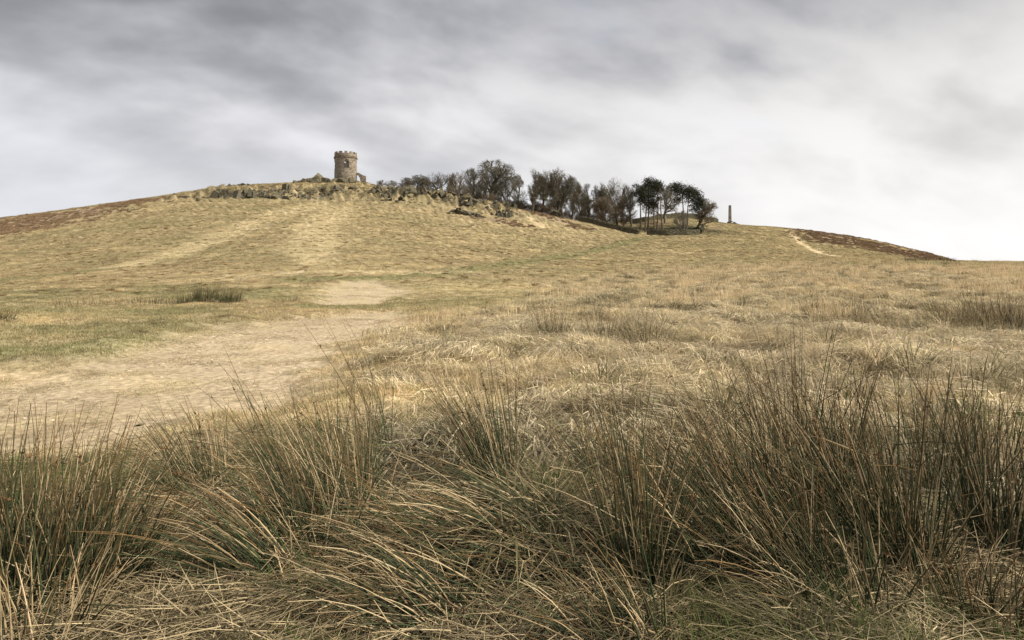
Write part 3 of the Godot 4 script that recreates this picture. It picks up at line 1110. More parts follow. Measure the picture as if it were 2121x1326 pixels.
func pine(px: float, top: float, d: float, label: String, foot_shift: float, pads: Array) -> void:
	# pads: px, py, half width in px, of the flat clumps of needles
	rng.seed = int(px) * 13
	var p := spot(px + foot_shift, d)
	var o := thing("pine_tree", label, "tree", p, 0.0, "pines of the walled spinney")
	var hgt := height_to(top, d) - p.y
	var tk := Mb.new()
	var q := PackedVector3Array()
	var rr := PackedFloat32Array()
	var cc := PackedColorArray()
	for k in 9:
		var t := k / 8.0
		q.append(Vector3(-foot_shift * d / FOC * t + 0.12 * sin(t * 5.0 + px), hgt * 0.96 * t - 0.3, 0.2 * sin(t * 4.0)))
		rr.append(lerpf(0.25, 0.06, t))
		cc.append(Color(0.13, 0.1, 0.085).lerp(Color(0.2, 0.13, 0.09), t))
	tk.tube(q, rr, 7, cc)
	var cr := Mb.new()
	for pd in pads:
		var c := Vector3((pd[0] - px - foot_shift) * d / FOC, height_to(pd[1], d) - p.y, rng.randf_range(-1.2, 1.2))
		var hw: float = 1.3 * pd[2] * d / FOC
		# the bough that carries the pad
		var tt := clampf((c.y - 0.7) / (hgt * 0.96), 0.1, 0.99) * 8.0
		var i := mini(int(tt), 7)
		var root := q[i].lerp(q[i + 1], tt - i)
		tk.tube(PackedVector3Array([root, root.lerp(c, 0.5) - UP * 0.15, c]), PackedFloat32Array([0.09, 0.07, 0.03]), 4, PackedColorArray([cc[5], cc[5], cc[5]]))
		var count := int(46 * hw * hw * 2.0) + 60
		for k in count:
			var e := Vector3(rng.randfn(), rng.randfn() * 0.5, rng.randfn()) * 0.55
			if e.length() > 1.15:
				continue
			var b := c + e * hw * Vector3(1, 1.15, 0.9)
			b.y -= 0.28 * hw * Vector2(e.x, e.z).length_squared()
			var col := Color(0.04, 0.044, 0.031).lerp(Color(0.066, 0.07, 0.046), rng.randf())
			for s in 5:
				var dir := Vector3(rng.randfn(), rng.randfn() * 0.7 + 0.4, rng.randfn()).normalized() * rng.randf_range(0.16, 0.34)
				var side := dir.cross(Vector3(rng.randfn(), rng.randfn(), rng.randfn())).normalized() * 0.055
				cr.tri(b - side, b + dir, b + side, col)
	part("trunk", tk.mesh(), M.twig, o)
	part("crown", cr.mesh(), M.needle, o)

func build_pines() -> void:
	pine(1326, 384, 181, "leftmost pine with a thin bare trunk and loose small crown", 0, [[1318, 386, 8], [1326, 412, 7], [1330, 390, 8], [1322, 396, 9], [1314, 402, 7], [1332, 404, 7]])
	pine(1337, 388, 176, "pine with dense dark crown hanging low over its trunk", 0, [[1336, 391, 11], [1328, 399, 10], [1345, 400, 12], [1338, 408, 13], [1332, 417, 10], [1350, 413, 11], [1345, 424, 12], [1356, 426, 9]])
	pine(1343, 373, 184, "tallest pine with crown of flat topped clumps", 0, [[1340, 375, 9], [1334, 394, 9], [1358, 398, 9], [1348, 405, 8], [1352, 377, 11], [1347, 383, 13], [1362, 385, 10], [1336, 385, 8], [1367, 380, 8]])
	pine(1354, 378, 178, "slender pine whose trunk leans beside the tallest pine", 2, [[1357, 381, 9], [1364, 388, 9], [1350, 389, 8], [1348, 420, 8]])
	pine(1362, 386, 180, "straight pine with needles low down on both sides", 0, [[1362, 389, 8], [1357, 421, 8], [1366, 412, 6]])
	pine(1366, 380, 175, "pine with a long bent trunk nearest the wall", 7, [[1364, 383, 8], [1370, 391, 7], [1366, 409, 5]])
	pine(1413, 383, 183, "umbrella shaped pine with the widest dark crown", 2, [[1393, 386, 9], [1404, 384, 10], [1414, 389, 13], [1400, 393, 10], [1426, 394, 12], [1410, 399, 10], [1436, 400, 10], [1402, 414, 6], [1424, 405, 9]])
	pine(1428, 392, 186, "pine crown sloping down to the right behind the umbrella shaped one", -6, [[1448, 428, 9], [1438, 432, 8], [1430, 395, 11], [1440, 402, 12], [1448, 410, 10], [1434, 411, 12], [1444, 419, 11], [1452, 420, 8]])
	rng.seed = 404
	# a dark evergreen bush at the corner of the wall
	var p := spot(1444, 171)
	var o := thing("evergreen_bush", "dark rounded evergreen bush at the corner of the near wall", "bush", p)
	var mb := Mb.new()
	for k in 1500:
		var e := Vector3(rng.randfn(), rng.randfn(), rng.randfn()).normalized() * pow(rng.randf(), 0.4)
		var b := Vector3(e.x * 1.25, 0.9 + e.y * 1.0, e.z * 1.2)
		for s in 2:
			var dir := Vector3(rng.randfn(), rng.randfn(), rng.randfn()).normalized() * 0.16
			var side := dir.cross(Vector3(rng.randfn(), rng.randfn(), rng.randfn())).normalized() * 0.07
			mb.tri(b - side, b + dir, b + side, Color(0.03, 0.035, 0.02) * rng.randf_range(0.8, 1.5))
	part("foliage", mb.mesh(), M.needle, o)

# ------------------------------------------------------------------ rushes and grass
func seed_head(mb: Mb, p: Vector3) -> void:
	var c := Color(0.14, 0.085, 0.04) * rng.randf_range(0.7, 1.4)
	for k in 7:
		var d := Vector3(rng.randfn(), rng.randfn() + 0.6, rng.randfn()).normalized() * rng.randf_range(0.012, 0.03)
		var sd := d.cross(Vector3(rng.randfn(), rng.randfn(), rng.randfn())).normalized() * 0.004
		mb.tri(p - sd, p + d, p + sd, c)

func stem(mb: Mb, p: Vector3, az: float, ln: float, tilt: float, bend: float, rad: float, c0: Color, c1: Color, segn := 5) -> void:
	var q := PackedVector3Array([p])
	var rr := PackedFloat32Array([rad])
	var cc := PackedColorArray([c0])
	var out := Vector3(sin(az), 0, -cos(az))
	var kink := rng.randf() < 0.15
	var kt := rng.randf_range(0.4, 0.8)
	for i in segn:
		var t := (i + 0.5) / segn
		var a := tilt + bend * t * t
		if kink and t > kt:
			a += 0.9
		p += (UP * cos(a) + out * sin(a)) * ln / segn
		q.append(p)
		rr.append(rad * lerpf(1.0, 0.28, pow((i + 1.0) / segn, 1.5)))
		cc.append(c0.lerp(c1, smoothstep(0.4, 1.0, (i + 1.0) / segn)))
	mb.tube(q, rr, 3, cc)
	if segn == 5 and rng.randf() < 0.09:
		seed_head(mb, q[4])

func green_stem() -> Array:
	var k := rng.randf()
	if k < 0.66:
		return [Color(0.036, 0.051, 0.025) * rng.randf_range(0.5, 1.45), Color(0.14, 0.104, 0.057) * rng.randf_range(0.4, 1.3)]
	if k < 0.8:
		return [Color(0.052, 0.075, 0.034), Color(0.075, 0.093, 0.046)]
	return [Color(0.09, 0.07, 0.033), Color(0.25, 0.155, 0.07) * rng.randf_range(0.7, 1.1)]

func dry_stem() -> Array:
	var c := Color(0.44, 0.325, 0.185).lerp(Color(0.72, 0.59, 0.38), rng.randf()) * rng.randf_range(0.55, 1.05)
	return [c * 0.8, c]

# lean: tilt to the picture's left (negative) or right; spread: how far the stems fan out
func rush(label: String, px: float, d: float, tall: float, girth: float, count: int, lean: float, spread: float, dry := 0.3, thick := 0.0031, group := "rush clumps close to the camera", away := 0.1) -> void:
	var p := spot(px, d)
	var o := thing("rush_clump", label, "rush", p, 0.0, group)
	var g := Mb.new()
	var b := Mb.new()
	for k in int(count * (0.95 if d < 6.0 else 1.0)):
		var a := rng.randf() * TAU
		var rr := sqrt(rng.randf())
		var at := Vector3(cos(a), 0, sin(a)) * rr * girth
		at.y = land(p.x + at.x, p.z + at.z) - p.y - 0.03
		# the direction in which the stem falls
		var v := Vector2(lean + cos(a) * spread * rr + rng.randfn() * (spread * 0.5 + 0.07), sin(a) * spread * rr - away + rng.randfn() * (spread * 0.5 + 0.07))
		var isdry := rng.randf() < dry * 0.85
		var ln := tall * lerpf(0.32, 1.12, pow(rng.randf(), 0.8)) * (0.85 if isdry else 1.0)
		var tilt := minf(v.length(), 1.6)
		var cc := dry_stem() if isdry else green_stem()
		stem(b if isdry else g, at, atan2(v.x, -v.y), ln, tilt * rng.randf_range(0.5, 0.9), tilt * rng.randf_range(0.1, 0.7) + rng.randf_range(0.0, 0.15), thick * rng.randf_range(0.6, 1.45), cc[0], cc[1])
	# young short stems thicken the foot of the clump
	for k in int(count * 0.55):
		var a := rng.randf() * TAU
		var rr := sqrt(rng.randf())
		var at := Vector3(cos(a), 0, sin(a)) * rr * girth * 1.25
		at.y = land(p.x + at.x, p.z + at.z) - p.y - 0.03
		var v := Vector2(lean * 0.8 + cos(a) * spread * rr * 1.6 + rng.randfn() * 0.3, sin(a) * spread * rr * 1.6 + rng.randfn() * 0.3)
		var g0 := Color(0.036, 0.054, 0.026) * rng.randf_range(0.6, 1.4)
		stem(g, at, atan2(v.x, -v.y), tall * rng.randf_range(0.15, 0.5), minf(v.length(), 1.4) * 0.8, rng.randf_range(0.0, 0.4), thick * rng.randf_range(0.6, 1.2), g0, g0.lerp(Color(0.1, 0.105, 0.055), rng.randf()), 4)
	# dead leaves and broken stems round the foot
	for k in count / 3:
		var a := rng.randf() * TAU
		var at := Vector3(cos(a), 0, sin(a)) * girth * rng.randf_range(0.3, 1.5)
		at.y = land(p.x + at.x, p.z + at.z) - p.y + rng.randf() * 0.05
		var cc := dry_stem()
		stem(b, at, rng.randf() * TAU, tall * rng.randf_range(0.2, 0.5), rng.randf_range(0.7, 1.4), rng.randf_range(0.0, 0.7), thick * rng.randf_range(0.8, 1.3), cc[0], cc[1], 3)
	part("green_stems", g.mesh(), M.rush, o, "stuff")
	part("dry_stems", b.mesh(), M.rush, o, "stuff")

func build_rushes() -> void:
	rng.seed = 77
	var big := 0.0036
	rush("upright rush clump cut by the left edge of the picture", 15, 3.1, 0.84, 0.2, 230, -0.02, 0.28, 0.3, big)
	rush("tall dark rush clump with brown tips, second from the left edge", 120, 3.15, 0.86, 0.2, 270, 0.05, 0.25, 0.3, big)
	rush("rush clump leaning right over the litter, beside the tall dark one", 205, 3.25, 0.76, 0.16, 170, 0.28, 0.3, 0.25, big)
	rush("low rush clump at the bottom left corner, mostly dead stems", 60, 2.75, 0.5, 0.2, 120, 0.1, 0.5, 0.6, big)
	rush("thin rush clump leaning left at the edge of the bare track", 420, 4.5, 0.72, 0.18, 190, -0.5, 0.38, 0.35)
	rush("low rush clump sweeping far left across the litter", 590, 3.3, 0.95, 0.14, 150, -1.35, 0.22, 0.35, big)
	rush("largest rush clump left of centre, dark base and windswept top", 690, 3.8, 0.88, 0.24, 380, -0.5, 0.36, 0.32, big)
	rush("rush clump behind the largest one, stems reaching high and left", 740, 4.4, 0.82, 0.16, 120, -0.45, 0.4, 0.35)
	rush("sprawling rush clump with stems bent flat towards the left, centre left", 880, 3.6, 0.9, 0.25, 230, -1.75, 0.3, 0.5, big)
	rush("narrow upright rush clump rising alone in the middle", 1040, 4.5, 0.95, 0.12, 200, -0.36, 0.22, 0.35, 0.0036)
	rush("flattened rush clump below the narrow middle one", 1080, 3.6, 0.9, 0.28, 230, -1.8, 0.3, 0.55, big)
	rush("flattened rush clump at the bottom centre among straw", 1010, 3.15, 0.8, 0.25, 180, -1.7, 0.35, 0.55, big)
	rush("flattened rush clump right of the bottom centre", 1200, 3.3, 0.8, 0.25, 170, -1.75, 0.35, 0.5, big)
	rush("dark upright rush clump with stems crossing to the right, right of centre", 1330, 3.2, 0.92, 0.15, 220, -0.05, 0.34, 0.25, 0.0036)
	rush("thin slanting rush clump behind the dark upright one", 1280, 4.3, 0.8, 0.13, 110, -0.42, 0.34, 0.45)
	rush("slanting rush clump between the middle and the tall right group", 1420, 4.2, 0.82, 0.18, 150, -0.48, 0.34, 0.42)
	rush("dense slanting rush clump in front of the tall right group", 1560, 3.8, 0.84, 0.2, 220, -0.5, 0.34, 0.5, big)
	rush("tallest upright rush clump with bare brown tips on the right", 1640, 4.7, 1.12, 0.16, 140, -0.12, 0.3, 0.4, 0.0036)
	rush("upright rush clump just right of the tallest one", 1740, 4.8, 0.95, 0.14, 100, -0.08, 0.32, 0.45, 0.0036)
	rush("thick slanting rush clump with pale stems in the right half", 1710, 3.7, 0.88, 0.18, 210, -0.45, 0.34, 0.5, big)
	rush("very dark rush clump rooted low at the bottom right", 1870, 3.25, 0.95, 0.15, 220, -0.15, 0.34, 0.25, 0.0036)
	rush("short rush clump with curled dead leaves at the bottom right", 1960, 3.0, 0.5, 0.2, 150, 0.0, 0.5, 0.65, big)
	rush("upright brown rush clump near the right edge, behind", 1960, 4.3, 0.9, 0.15, 120, 0.02, 0.24, 0.45)
	rush("dark rush clump cut by the right edge of the picture", 2095, 3.5, 0.92, 0.2, 240, 0.08, 0.22, 0.3, 0.0036)
	rush("small rush tuft at the lower right edge", 2060, 2.8, 0.45, 0.16, 120, 0.0, 0.5, 0.5, big)
	rush("slender arching rush with few very long stems, left of centre", 800, 5.2, 1.3, 0.08, 16, -0.4, 0.25, 0.3, 0.003)
	rush("few lone rush stems arching in front of the track", 590, 4.8, 0.95, 0.12, 26, -0.4, 0.35, 0.3)
	rush("few lone rush stems standing in pale grass, centre right", 1480, 5.6, 0.95, 0.25, 34, -0.35, 0.25, 0.4)
	rush("lone rush stems scattered by the right hand tussocks", 1900, 5.4, 0.9, 0.3, 30, -0.05, 0.25, 0.4)
	rush("dark rush stems lying left in front of the slanting clumps, right of centre", 1480, 3.35, 0.78, 0.2, 180, -0.8, 0.4, 0.3, big)
	rush("green rush clump leaning left between the dark upright ones", 1620, 3.2, 0.74, 0.18, 180, -0.65, 0.38, 0.25, big)
	rush("low tangled rush clump with green feet at the bottom, right of centre", 1740, 2.9, 0.6, 0.22, 200, -0.5, 0.5, 0.35, big)
	rush("dark green rush stems swept flat at the bottom, centre left", 880, 3.0, 0.75, 0.22, 220, -1.3, 0.35, 0.3, big)
	rush("green rush stems lying across the middle of the foreground", 1180, 3.4, 0.7, 0.22, 170, -1.5, 0.35, 0.3, big)
	rush("small dark rush clump at the bottom edge in the middle", 1290, 2.75, 0.5, 0.18, 160, -0.9, 0.45, 0.3, big)
	rush("dark rush clump under the largest one, stems crossing both ways", 640, 3.5, 0.62, 0.18, 180, -0.3, 0.7, 0.3, big)
	rush("rush clump behind the right edge clump with long thin tips", 2040, 4.6, 0.95, 0.16, 110, 0.05, 0.3, 0.4)
	var far := "rush clumps out in the pasture"
	rush("green rush clump alone in the mid distance pasture", 1145, 14.2, 0.8, 0.3, 221, -0.1, 0.4, 0.35, 0.0030, far)
	rush("brownish rush clump right of the green one in the pasture", 1250, 14.0, 0.75, 0.35, 221, 0.0, 0.4, 0.5, 0.0030, far)
	rush("third rush clump of the pasture row, with stems leaning left", 1330, 13.6, 0.75, 0.3, 187, -0.1, 0.4, 0.4, 0.0030, far)
	rush("dark rush patch left of the track, its right end", 475, 29, 0.72, 0.4, 300, 0.0, 0.3, 0.04, 0.0054, far)
	rush("dark rush patch left of the track, its highest clump", 425, 29.5, 0.8, 0.5, 330, 0.0, 0.3, 0.05, 0.0054, far)
	rush("dark rush patch left of the track, its middle clump", 385, 29, 0.6, 0.5, 240, 0.0, 0.3, 0.05, 0.0054, far)
	rush("dark rush patch left of the track, its thin left part", 310, 29, 0.42, 0.9, 260, 0.0, 0.4, 0.2, 0.0054, far)
	rush("faint brown rushes trailing off at the left of the dark patch", 180, 28, 0.45, 1.3, 300, 0.0, 0.5, 0.5, 0.0048, far)
	rush("green rush tuft at the left edge beyond the track", 5, 20, 0.5, 0.3, 153, 0.1, 0.4, 0.2, 0.0042, far)
	rush("low reddish rush tuft beside the bare patch of track", 590, 29, 0.38, 0.6, 238, 0.0, 0.5, 0.6, 0.0048, far)
	rush("big grey rush clump at the far right of the pasture", 1985, 16.5, 1.0, 0.6, 480, -0.15, 0.5, 0.75, 0.0036, far)
	rush("rush clump leaning at the right edge of the pasture", 2095, 16, 0.95, 0.5, 400, -0.1, 0.5, 0.7, 0.0036, far)
	rush("darkest rush clump between the big grey one and the right edge", 2045, 17.5, 1.0, 0.55, 420, -0.15, 0.45, 0.5, 0.0036, far)
	rush("rush clump in tall straw left of the big grey one", 1830, 16.5, 0.75, 0.4, 173, -0.1, 0.5, 0.85, 0.0036, far)
	rush("rush clump fanning out in the straw of the right pasture", 1700, 16.8, 0.85, 0.4, 193, 0.05, 0.5, 0.85, 0.0036, far)
	rush("thin rush clump next to the fanning one", 1755, 17.5, 0.8, 0.35, 142, 0.1, 0.5, 0.85, 0.0036, far)
	rush("row of short dark rushes on the right skyline, left one", 1900, 82, 0.75, 1.4, 255, 0.0, 0.3, 0.2, 0.0120, far)
	rush("row of short dark rushes on the right skyline, right one", 1960, 86, 0.7, 1.0, 187, 0.0, 0.3, 0.2, 0.0120, far)
	rush("dark rush patch low in the right pasture below the skyline", 1975, 66, 0.6, 0.7, 153, 0.0, 0.3, 0.3, 0.0108, far)
	rush("low dark rush patch in the middle of the pasture", 1365, 58, 0.5, 1.1, 204, 0.0, 0.5, 0.2, 0.0096, far)

# ---- patches of grass for scattering
func short_patch(sd: int, size: float, count: int, hmin: float, hmax: float, wide: float, flat: float) -> ArrayMesh:
	rng.seed = sd
	var mb := Mb.new()
	for k in count:
		var a := rng.randf() * TAU
		var p := Vector3(cos(a), 0, sin(a)) * sqrt(rng.randf()) * size
		p.y = -0.015
		var az := rng.randf() * TAU
		var h := rng.randf_range(hmin, hmax)
		var tilt := clampf(rng.randfn(flat, 0.35), 0.0, 1.5)
		var dir := Vector3(sin(az) * sin(tilt), cos(tilt), cos(az) * sin(tilt))
		var tip_dir := Vector3(sin(az) * sin(tilt + 0.6), maxf(cos(tilt + 0.6), -0.15), cos(az) * sin(tilt + 0.6))
		var side := Vector3(cos(az + rng.randf_range(-1, 1)), 0, -sin(az + rng.randf_range(-1, 1))).normalized() * wide * rng.randf_range(0.6, 1.3)
		var k1 := rng.randf()
		var c := Color(0.87, 0.87, 0.87) * rng.randf_range(0.5, 1.15)
		if k1 < 0.22:
			c = Color(0.42, 0.52, 0.36) * rng.randf_range(0.8, 1.2)
		elif k1 < 0.36:
			c = Color(0.6, 0.5, 0.42)
		c.a = 1
		var m := p + dir * h * 0.55
		var tip := m + tip_dir * h * 0.5
		mb.quad(p - side, m - side * 0.75, m + side * 0.75, p + side, c)
		mb.tri(m - side * 0.75, tip, m + side * 0.75, c)
	return mb.mesh()

func tussock_patch(sd: int, count: int, ln: float, wide: float, droop: float) -> ArrayMesh:
	rng.seed = sd
	var mb := Mb.new()
	var wind := rng.randf() * TAU
	for k in count:
		var a := rng.randf() * TAU
		var r := sqrt(rng.randf())
		var p := Vector3(cos(a), 0, sin(a)) * r * 0.13
		p.y = -0.02
		var az := a + rng.randfn() * 0.5
		var l := ln * rng.randf_range(0.55, 1.2)
		var tilt := 0.15 + 0.75 * r + rng.randfn() * 0.15
		var side := Vector3(-sin(az), 0, cos(az)) * wide * rng.randf_range(0.6, 1.2)
		var c := Color(0.87, 0.87, 0.87) * rng.randf_range(0.42, 1.15)
		if rng.randf() < 0.15:
			c = Color(0.45, 0.5, 0.35)
		c.a = 1
		var last := p
		for s in 3:
			var t := tilt + droop * (s + 0.4) / 3.0
			var nx := last + Vector3(cos(az) * sin(t), cos(t), sin(az) * sin(t)) * l / 3.0
			nx.x += 0.02 * cos(wind)
			nx.z += 0.02 * sin(wind)
			nx.y = maxf(nx.y, 0.012)
			var w0 := 1.0 - s * 0.3
			var w1 := 1.0 - (s + 1) * 0.3
			mb.quad(last - side * w0, nx - side * w1, nx + side * w1, last + side * w0, c)
			last = nx
	return mb.mesh()

func litter_patch(sd: int, count: int, size: float, rad: float) -> ArrayMesh:
	rng.seed = sd
	var mb := Mb.new()
	for k in count:
		var a := rng.randf() * TAU
		var p := Vector3(cos(a), 0, sin(a)) * sqrt(rng.randf()) * size
		p.y = rng.randf() * 0.07
		var c := Color(0.86, 0.84, 0.80) * rng.randf_range(0.25, 1.1)
		c.a = 1
		stem(mb, p, rng.randfn() * 1.1 - PI / 2 + (PI if rng.randf() < 0.5 else 0.0), rng.randf_range(0.05, 0.3), rng.randf_range(1.2, 1.65), rng.randf_range(-0.12, 0.2), rad * rng.randf_range(0.6, 1.3), c, c, 3)
	return mb.mesh()

func tall_patch(sd: int, count: int, size: float, tall: float, wide: float) -> ArrayMesh:
	rng.seed = sd
	var mb := Mb.new()
	for k in count:
		var a := rng.randf() * TAU
		var p := Vector3(cos(a), 0, sin(a)) * sqrt(rng.randf()) * size
		var h := tall * rng.randf_range(0.5, 1.1)
		var az := rng.randf() * TAU
		var bend := Vector3(cos(az), 0, sin(az)) * h * rng.randf_range(0.03, 0.3) + Vector3(-0.07 * h, 0, 0)
		var side := Vector3(cos(az * 3), 0, sin(az * 3)) * wide
		var c := Color(0.95, 0.93, 0.9) * rng.randf_range(0.65, 1.05)
		c.a = 1
		var m := p + UP * h * 0.55 + bend * 0.35
		var tip := p + UP * h + bend
		mb.quad(p - side, m - side * 0.8, m + side * 0.8, p + side, c)
		mb.tri(m - side * 0.8, tip, m + side * 0.8, c)
	return mb.mesh()

func mat_patch(sd: int, count: int, size: float, wide: float) -> ArrayMesh:
	# long dead blades combed over in about one direction
	rng.seed = sd
	var mb := Mb.new()
	for k in count:
		var a := rng.randf() * TAU
		var p := Vector3(cos(a), 0, sin(a)) * sqrt(rng.randf()) * size
		p.y = rng.randf_range(-0.01, 0.03)
		var az := rng.randfn() * 0.55
		var l := rng.randf_range(0.16, 0.48)
		var dir := Vector3(cos(az), 0, sin(az))
		var side := Vector3(-sin(az), rng.randf_range(-0.5, 0.5), cos(az)) * wide * rng.randf_range(0.6, 1.3)
		var rise := rng.randf_range(0.02, 0.16)
		var m1 := p + dir * l * 0.3 + UP * rise
		var m2 := p + dir * l * 0.7 + UP * rise * rng.randf_range(0.5, 1.0) + Vector3(-sin(az), 0, cos(az)) * rng.randfn() * 0.03
		var tip := p + dir * l + UP * rise * rng.randf_range(-0.1, 0.5) + Vector3(-sin(az), 0, cos(az)) * rng.randfn() * 0.06
		var c := Color(0.87, 0.87, 0.87) * rng.randf_range(0.42, 1.15)
		if rng.randf() < 0.12:
			c = Color(0.45, 0.52, 0.36)
		c.a = 1
		mb.quad(p - side, m1 - side, m1 + side, p + side, c)
		mb.quad(m1 - side, m2 - side * 0.8, m2 + side * 0.8, m1 + side, c)
		mb.tri(m2 - side * 0.8, tip, m2 + side * 0.8, c)
	return mb.mesh()

func heather_patch(sd: int, count: int) -> ArrayMesh:
	rng.seed = sd
	var mb := Mb.new()
	for k in count:
		var a := rng.randf() * TAU
		var r := sqrt(rng.randf())
		var p := Vector3(cos(a) * r * 0.3, -0.03, sin(a) * r * 0.3)
		var dir := Vector3(cos(a) * r * 0.8 + rng.randfn() * 0.3, 1.0, sin(a) * r * 0.8 + rng.randfn() * 0.3).normalized() * rng.randf_range(0.12, 0.36)
		var side := dir.cross(Vector3(rng.randfn(), rng.randfn(), rng.randfn())).normalized() * 0.014
		var c := Color(0.95, 0.85, 0.8) * rng.randf_range(0.5, 1.0)
		c.a = 1
		mb.tri(p - side, p + dir, p + side, c)
	return mb.mesh()

func lay(x: float, y: float, z: float, sx: float, sy: float, turn: float) -> Transform3D:
	# follow the slope
	var e := 0.35 * sx + 0.1
	var nn := Vector3(land(x - e, z) - land(x + e, z), 2 * e, land(x, z - e) - land(x, z + e)).normalized()
	var bx := Vector3(cos(turn), 0, -sin(turn))
	bx = (bx - nn * bx.dot(nn)).normalized()
	var bz := bx.cross(nn)
	return Transform3D(Basis(bx * sx, nn * sy, bz * sx), Vector3(x, y, z))

func build_grass() -> void:
	# the short turf, in several kinds of patch
	var near: Array[Mesh] = []
	for k in 4:
		near.append(short_patch(100 + k, 0.3, 170, 0.06, 0.2, 0.0034, 1.0))
	var mid: Array[Mesh] = []
	for k in 3:
		mid.append(short_patch(200 + k, 0.34, 110, 0.05, 0.15, 0.005, 0.8))
	var xf := []
	var cs := []
	for k in 7:
		var a: Array[Transform3D] = []
		xf.append(a)
		cs.append(PackedColorArray())
	rng.seed = 501
	var r := 1.6
	while r < 275.0:
		var s := 0.15 + 0.0042 * r
		var reach := 1.04 if r < 26 else 0.76
		var az := -reach + rng.randf() * s / r
		while az < reach:
			var rr := r + rng.randf_range(-0.5, 0.5) * s
			var a := az + rng.randf_range(-0.5, 0.5) * s / r
			az += s / r
			var x := rr * sin(a)
			var z := -rr * cos(a)
			var y := land(x, z)
			if rng.randf() < sb * 0.88 - 0.3 * nb.get_noise_2d(x * 14.0, z * 14.0):
				continue
			if sheath > 0.5 and rng.randf() < 0.7:
				continue
			var k := (rng.randi() % 4) if r < 14 else 4 + rng.randi() % 3
			var sc := s / 0.2 * (0.85 if r < 14 else 0.72)
			var col := scol * (rng.randf_range(0.9, 1.9) if r < 40 else rng.randf_range(0.75, 1.85))
			var tallness := sc * rng.randf_range(0.6, 1.25) * (1.0 + 0.5 * sfield) * (0.45 if sb > 0.3 else 1.0)
			if r > 30:
				tallness *= 0.62
			col.a = 1
			xf[k].append(lay(x, y, z, sc, tallness, rng.randf() * TAU))
			cs[k].append(col)
		r += s
	var o := thing("short_grass", "short straw coloured turf covering the hillside", "grass", Vector3.ZERO, 0.0, "", "stuff")
	for k in 7:
		scatter("blades", near[k] if k < 4 else mid[k - 4], M.grass, o, xf[k], cs[k])
	# arching tussocks of dead grass, mostly in the rough pasture
	var tus: Array[Mesh] = []
	for k in 4:
		tus.append(tussock_patch(300 + k, 150, 0.44, 0.0045, 1.6))
	for k in 2:
		tus.append(tussock_patch(310 + k, 90, 0.42, 0.008, 1.5))
	xf = []
	cs = []
	for k in 6:
		var a: Array[Transform3D] = []
		xf.append(a)
		cs.append(PackedColorArray())
	rng.seed = 502
	r = 2.2
	while r < 150.0:
		var s := 0.34 + 0.004 * r
		var reach := 1.04 if r < 26 else 0.74
		var az := -reach + rng.randf() * s / r
		while az < reach:
			var rr := r + rng.randf_range(-0.6, 0.6) * s
			var a := az + rng.randf_range(-0.6, 0.6) * s / r
			az += s / r
			var x := rr * sin(a)
			var z := -rr * cos(a)
			var y := land(x, z)
			var clumped := nb.get_noise_2d(x * 6.0 + 40, z * 6.0)
			var want := 0.05 + sfield * clampf(0.42 + 1.3 * clumped, 0.06, 1.0) - sb
			if r < 6.5:
				want = maxf(want, 0.45 - sb * 0.6)
			if rng.randf() > want:
				continue
			var k := (rng.randi() % 4) if r < 20 else 4 + rng.randi() % 2
			var sc := rng.randf_range(0.5, 1.3) * (1.0 + 0.8 * clumped) * (0.55 + 0.45 * sfield) * (1.0 if r < 90 else 1.3)
			var col := scol * rng.randf_range(0.95, 1.8)
			if rng.randf() < 0.22 + 0.5 * clampf(clumped, 0, 1):
				col = col.lerp(Color(0.20, 0.175, 0.095), 0.8)
				sc *= 1.15
			col.a = 1
			xf[k].append(lay(x, y, z, sc, sc * rng.randf_range(0.7, 1.1), rng.randf() * TAU))
			cs[k].append(col)
		r += s
	# a few big ones stand out of the rough pasture
	for n in 620:
		var d := lerpf(8.5, 62.0, pow(rng.randf(), 0.9))
		var g := ground_xz(rng.randf_range(700, 2200), d)
		var y := land(g.x, g.y)
		if rng.randf() > sfield - sb or nb.get_noise_2d(g.x * 4.0, g.y * 4.0 + 9.0) < -0.12:
			continue
		var k := (rng.randi() % 4) if d < 20 else 4 + rng.randi() % 2
		var sc := rng.randf_range(1.0, 1.75)
		var col := scol * rng.randf_range(1.0, 1.7)
		var q := rng.randf()
		if q < 0.45:
			col = Color(0.23, 0.2, 0.11).lerp(scol, rng.randf() * 0.4)
		elif q < 0.6:
			col = Color(0.38, 0.27, 0.15)
		col.a = 1
		xf[k].append(lay(g.x, y, g.y, sc, sc * rng.randf_range(0.55, 0.9), rng.randf() * TAU))
		cs[k].append(col)
	o = thing("straw_grass", "arching tufts of long dead straw coloured grass across the pasture", "grass", Vector3.ZERO, 0.0, "", "stuff")
	for k in 6:
		scatter("tufts", tus[k], M.grass, o, xf[k], cs[k])
	# straw combed flat in swirls
	var mt: Array[Mesh] = []
	for k in 3:
		mt.append(mat_patch(350 + k, 80, 0.3, 0.0045))
	for k in 2:
		mt.append(mat_patch(360 + k, 80, 0.36, 0.0075))
	xf = []
	cs = []
	for k in 5:
		var a: Array[Transform3D] = []
		xf.append(a)
		cs.append(PackedColorArray())
	rng.seed = 512
	r = 5.0
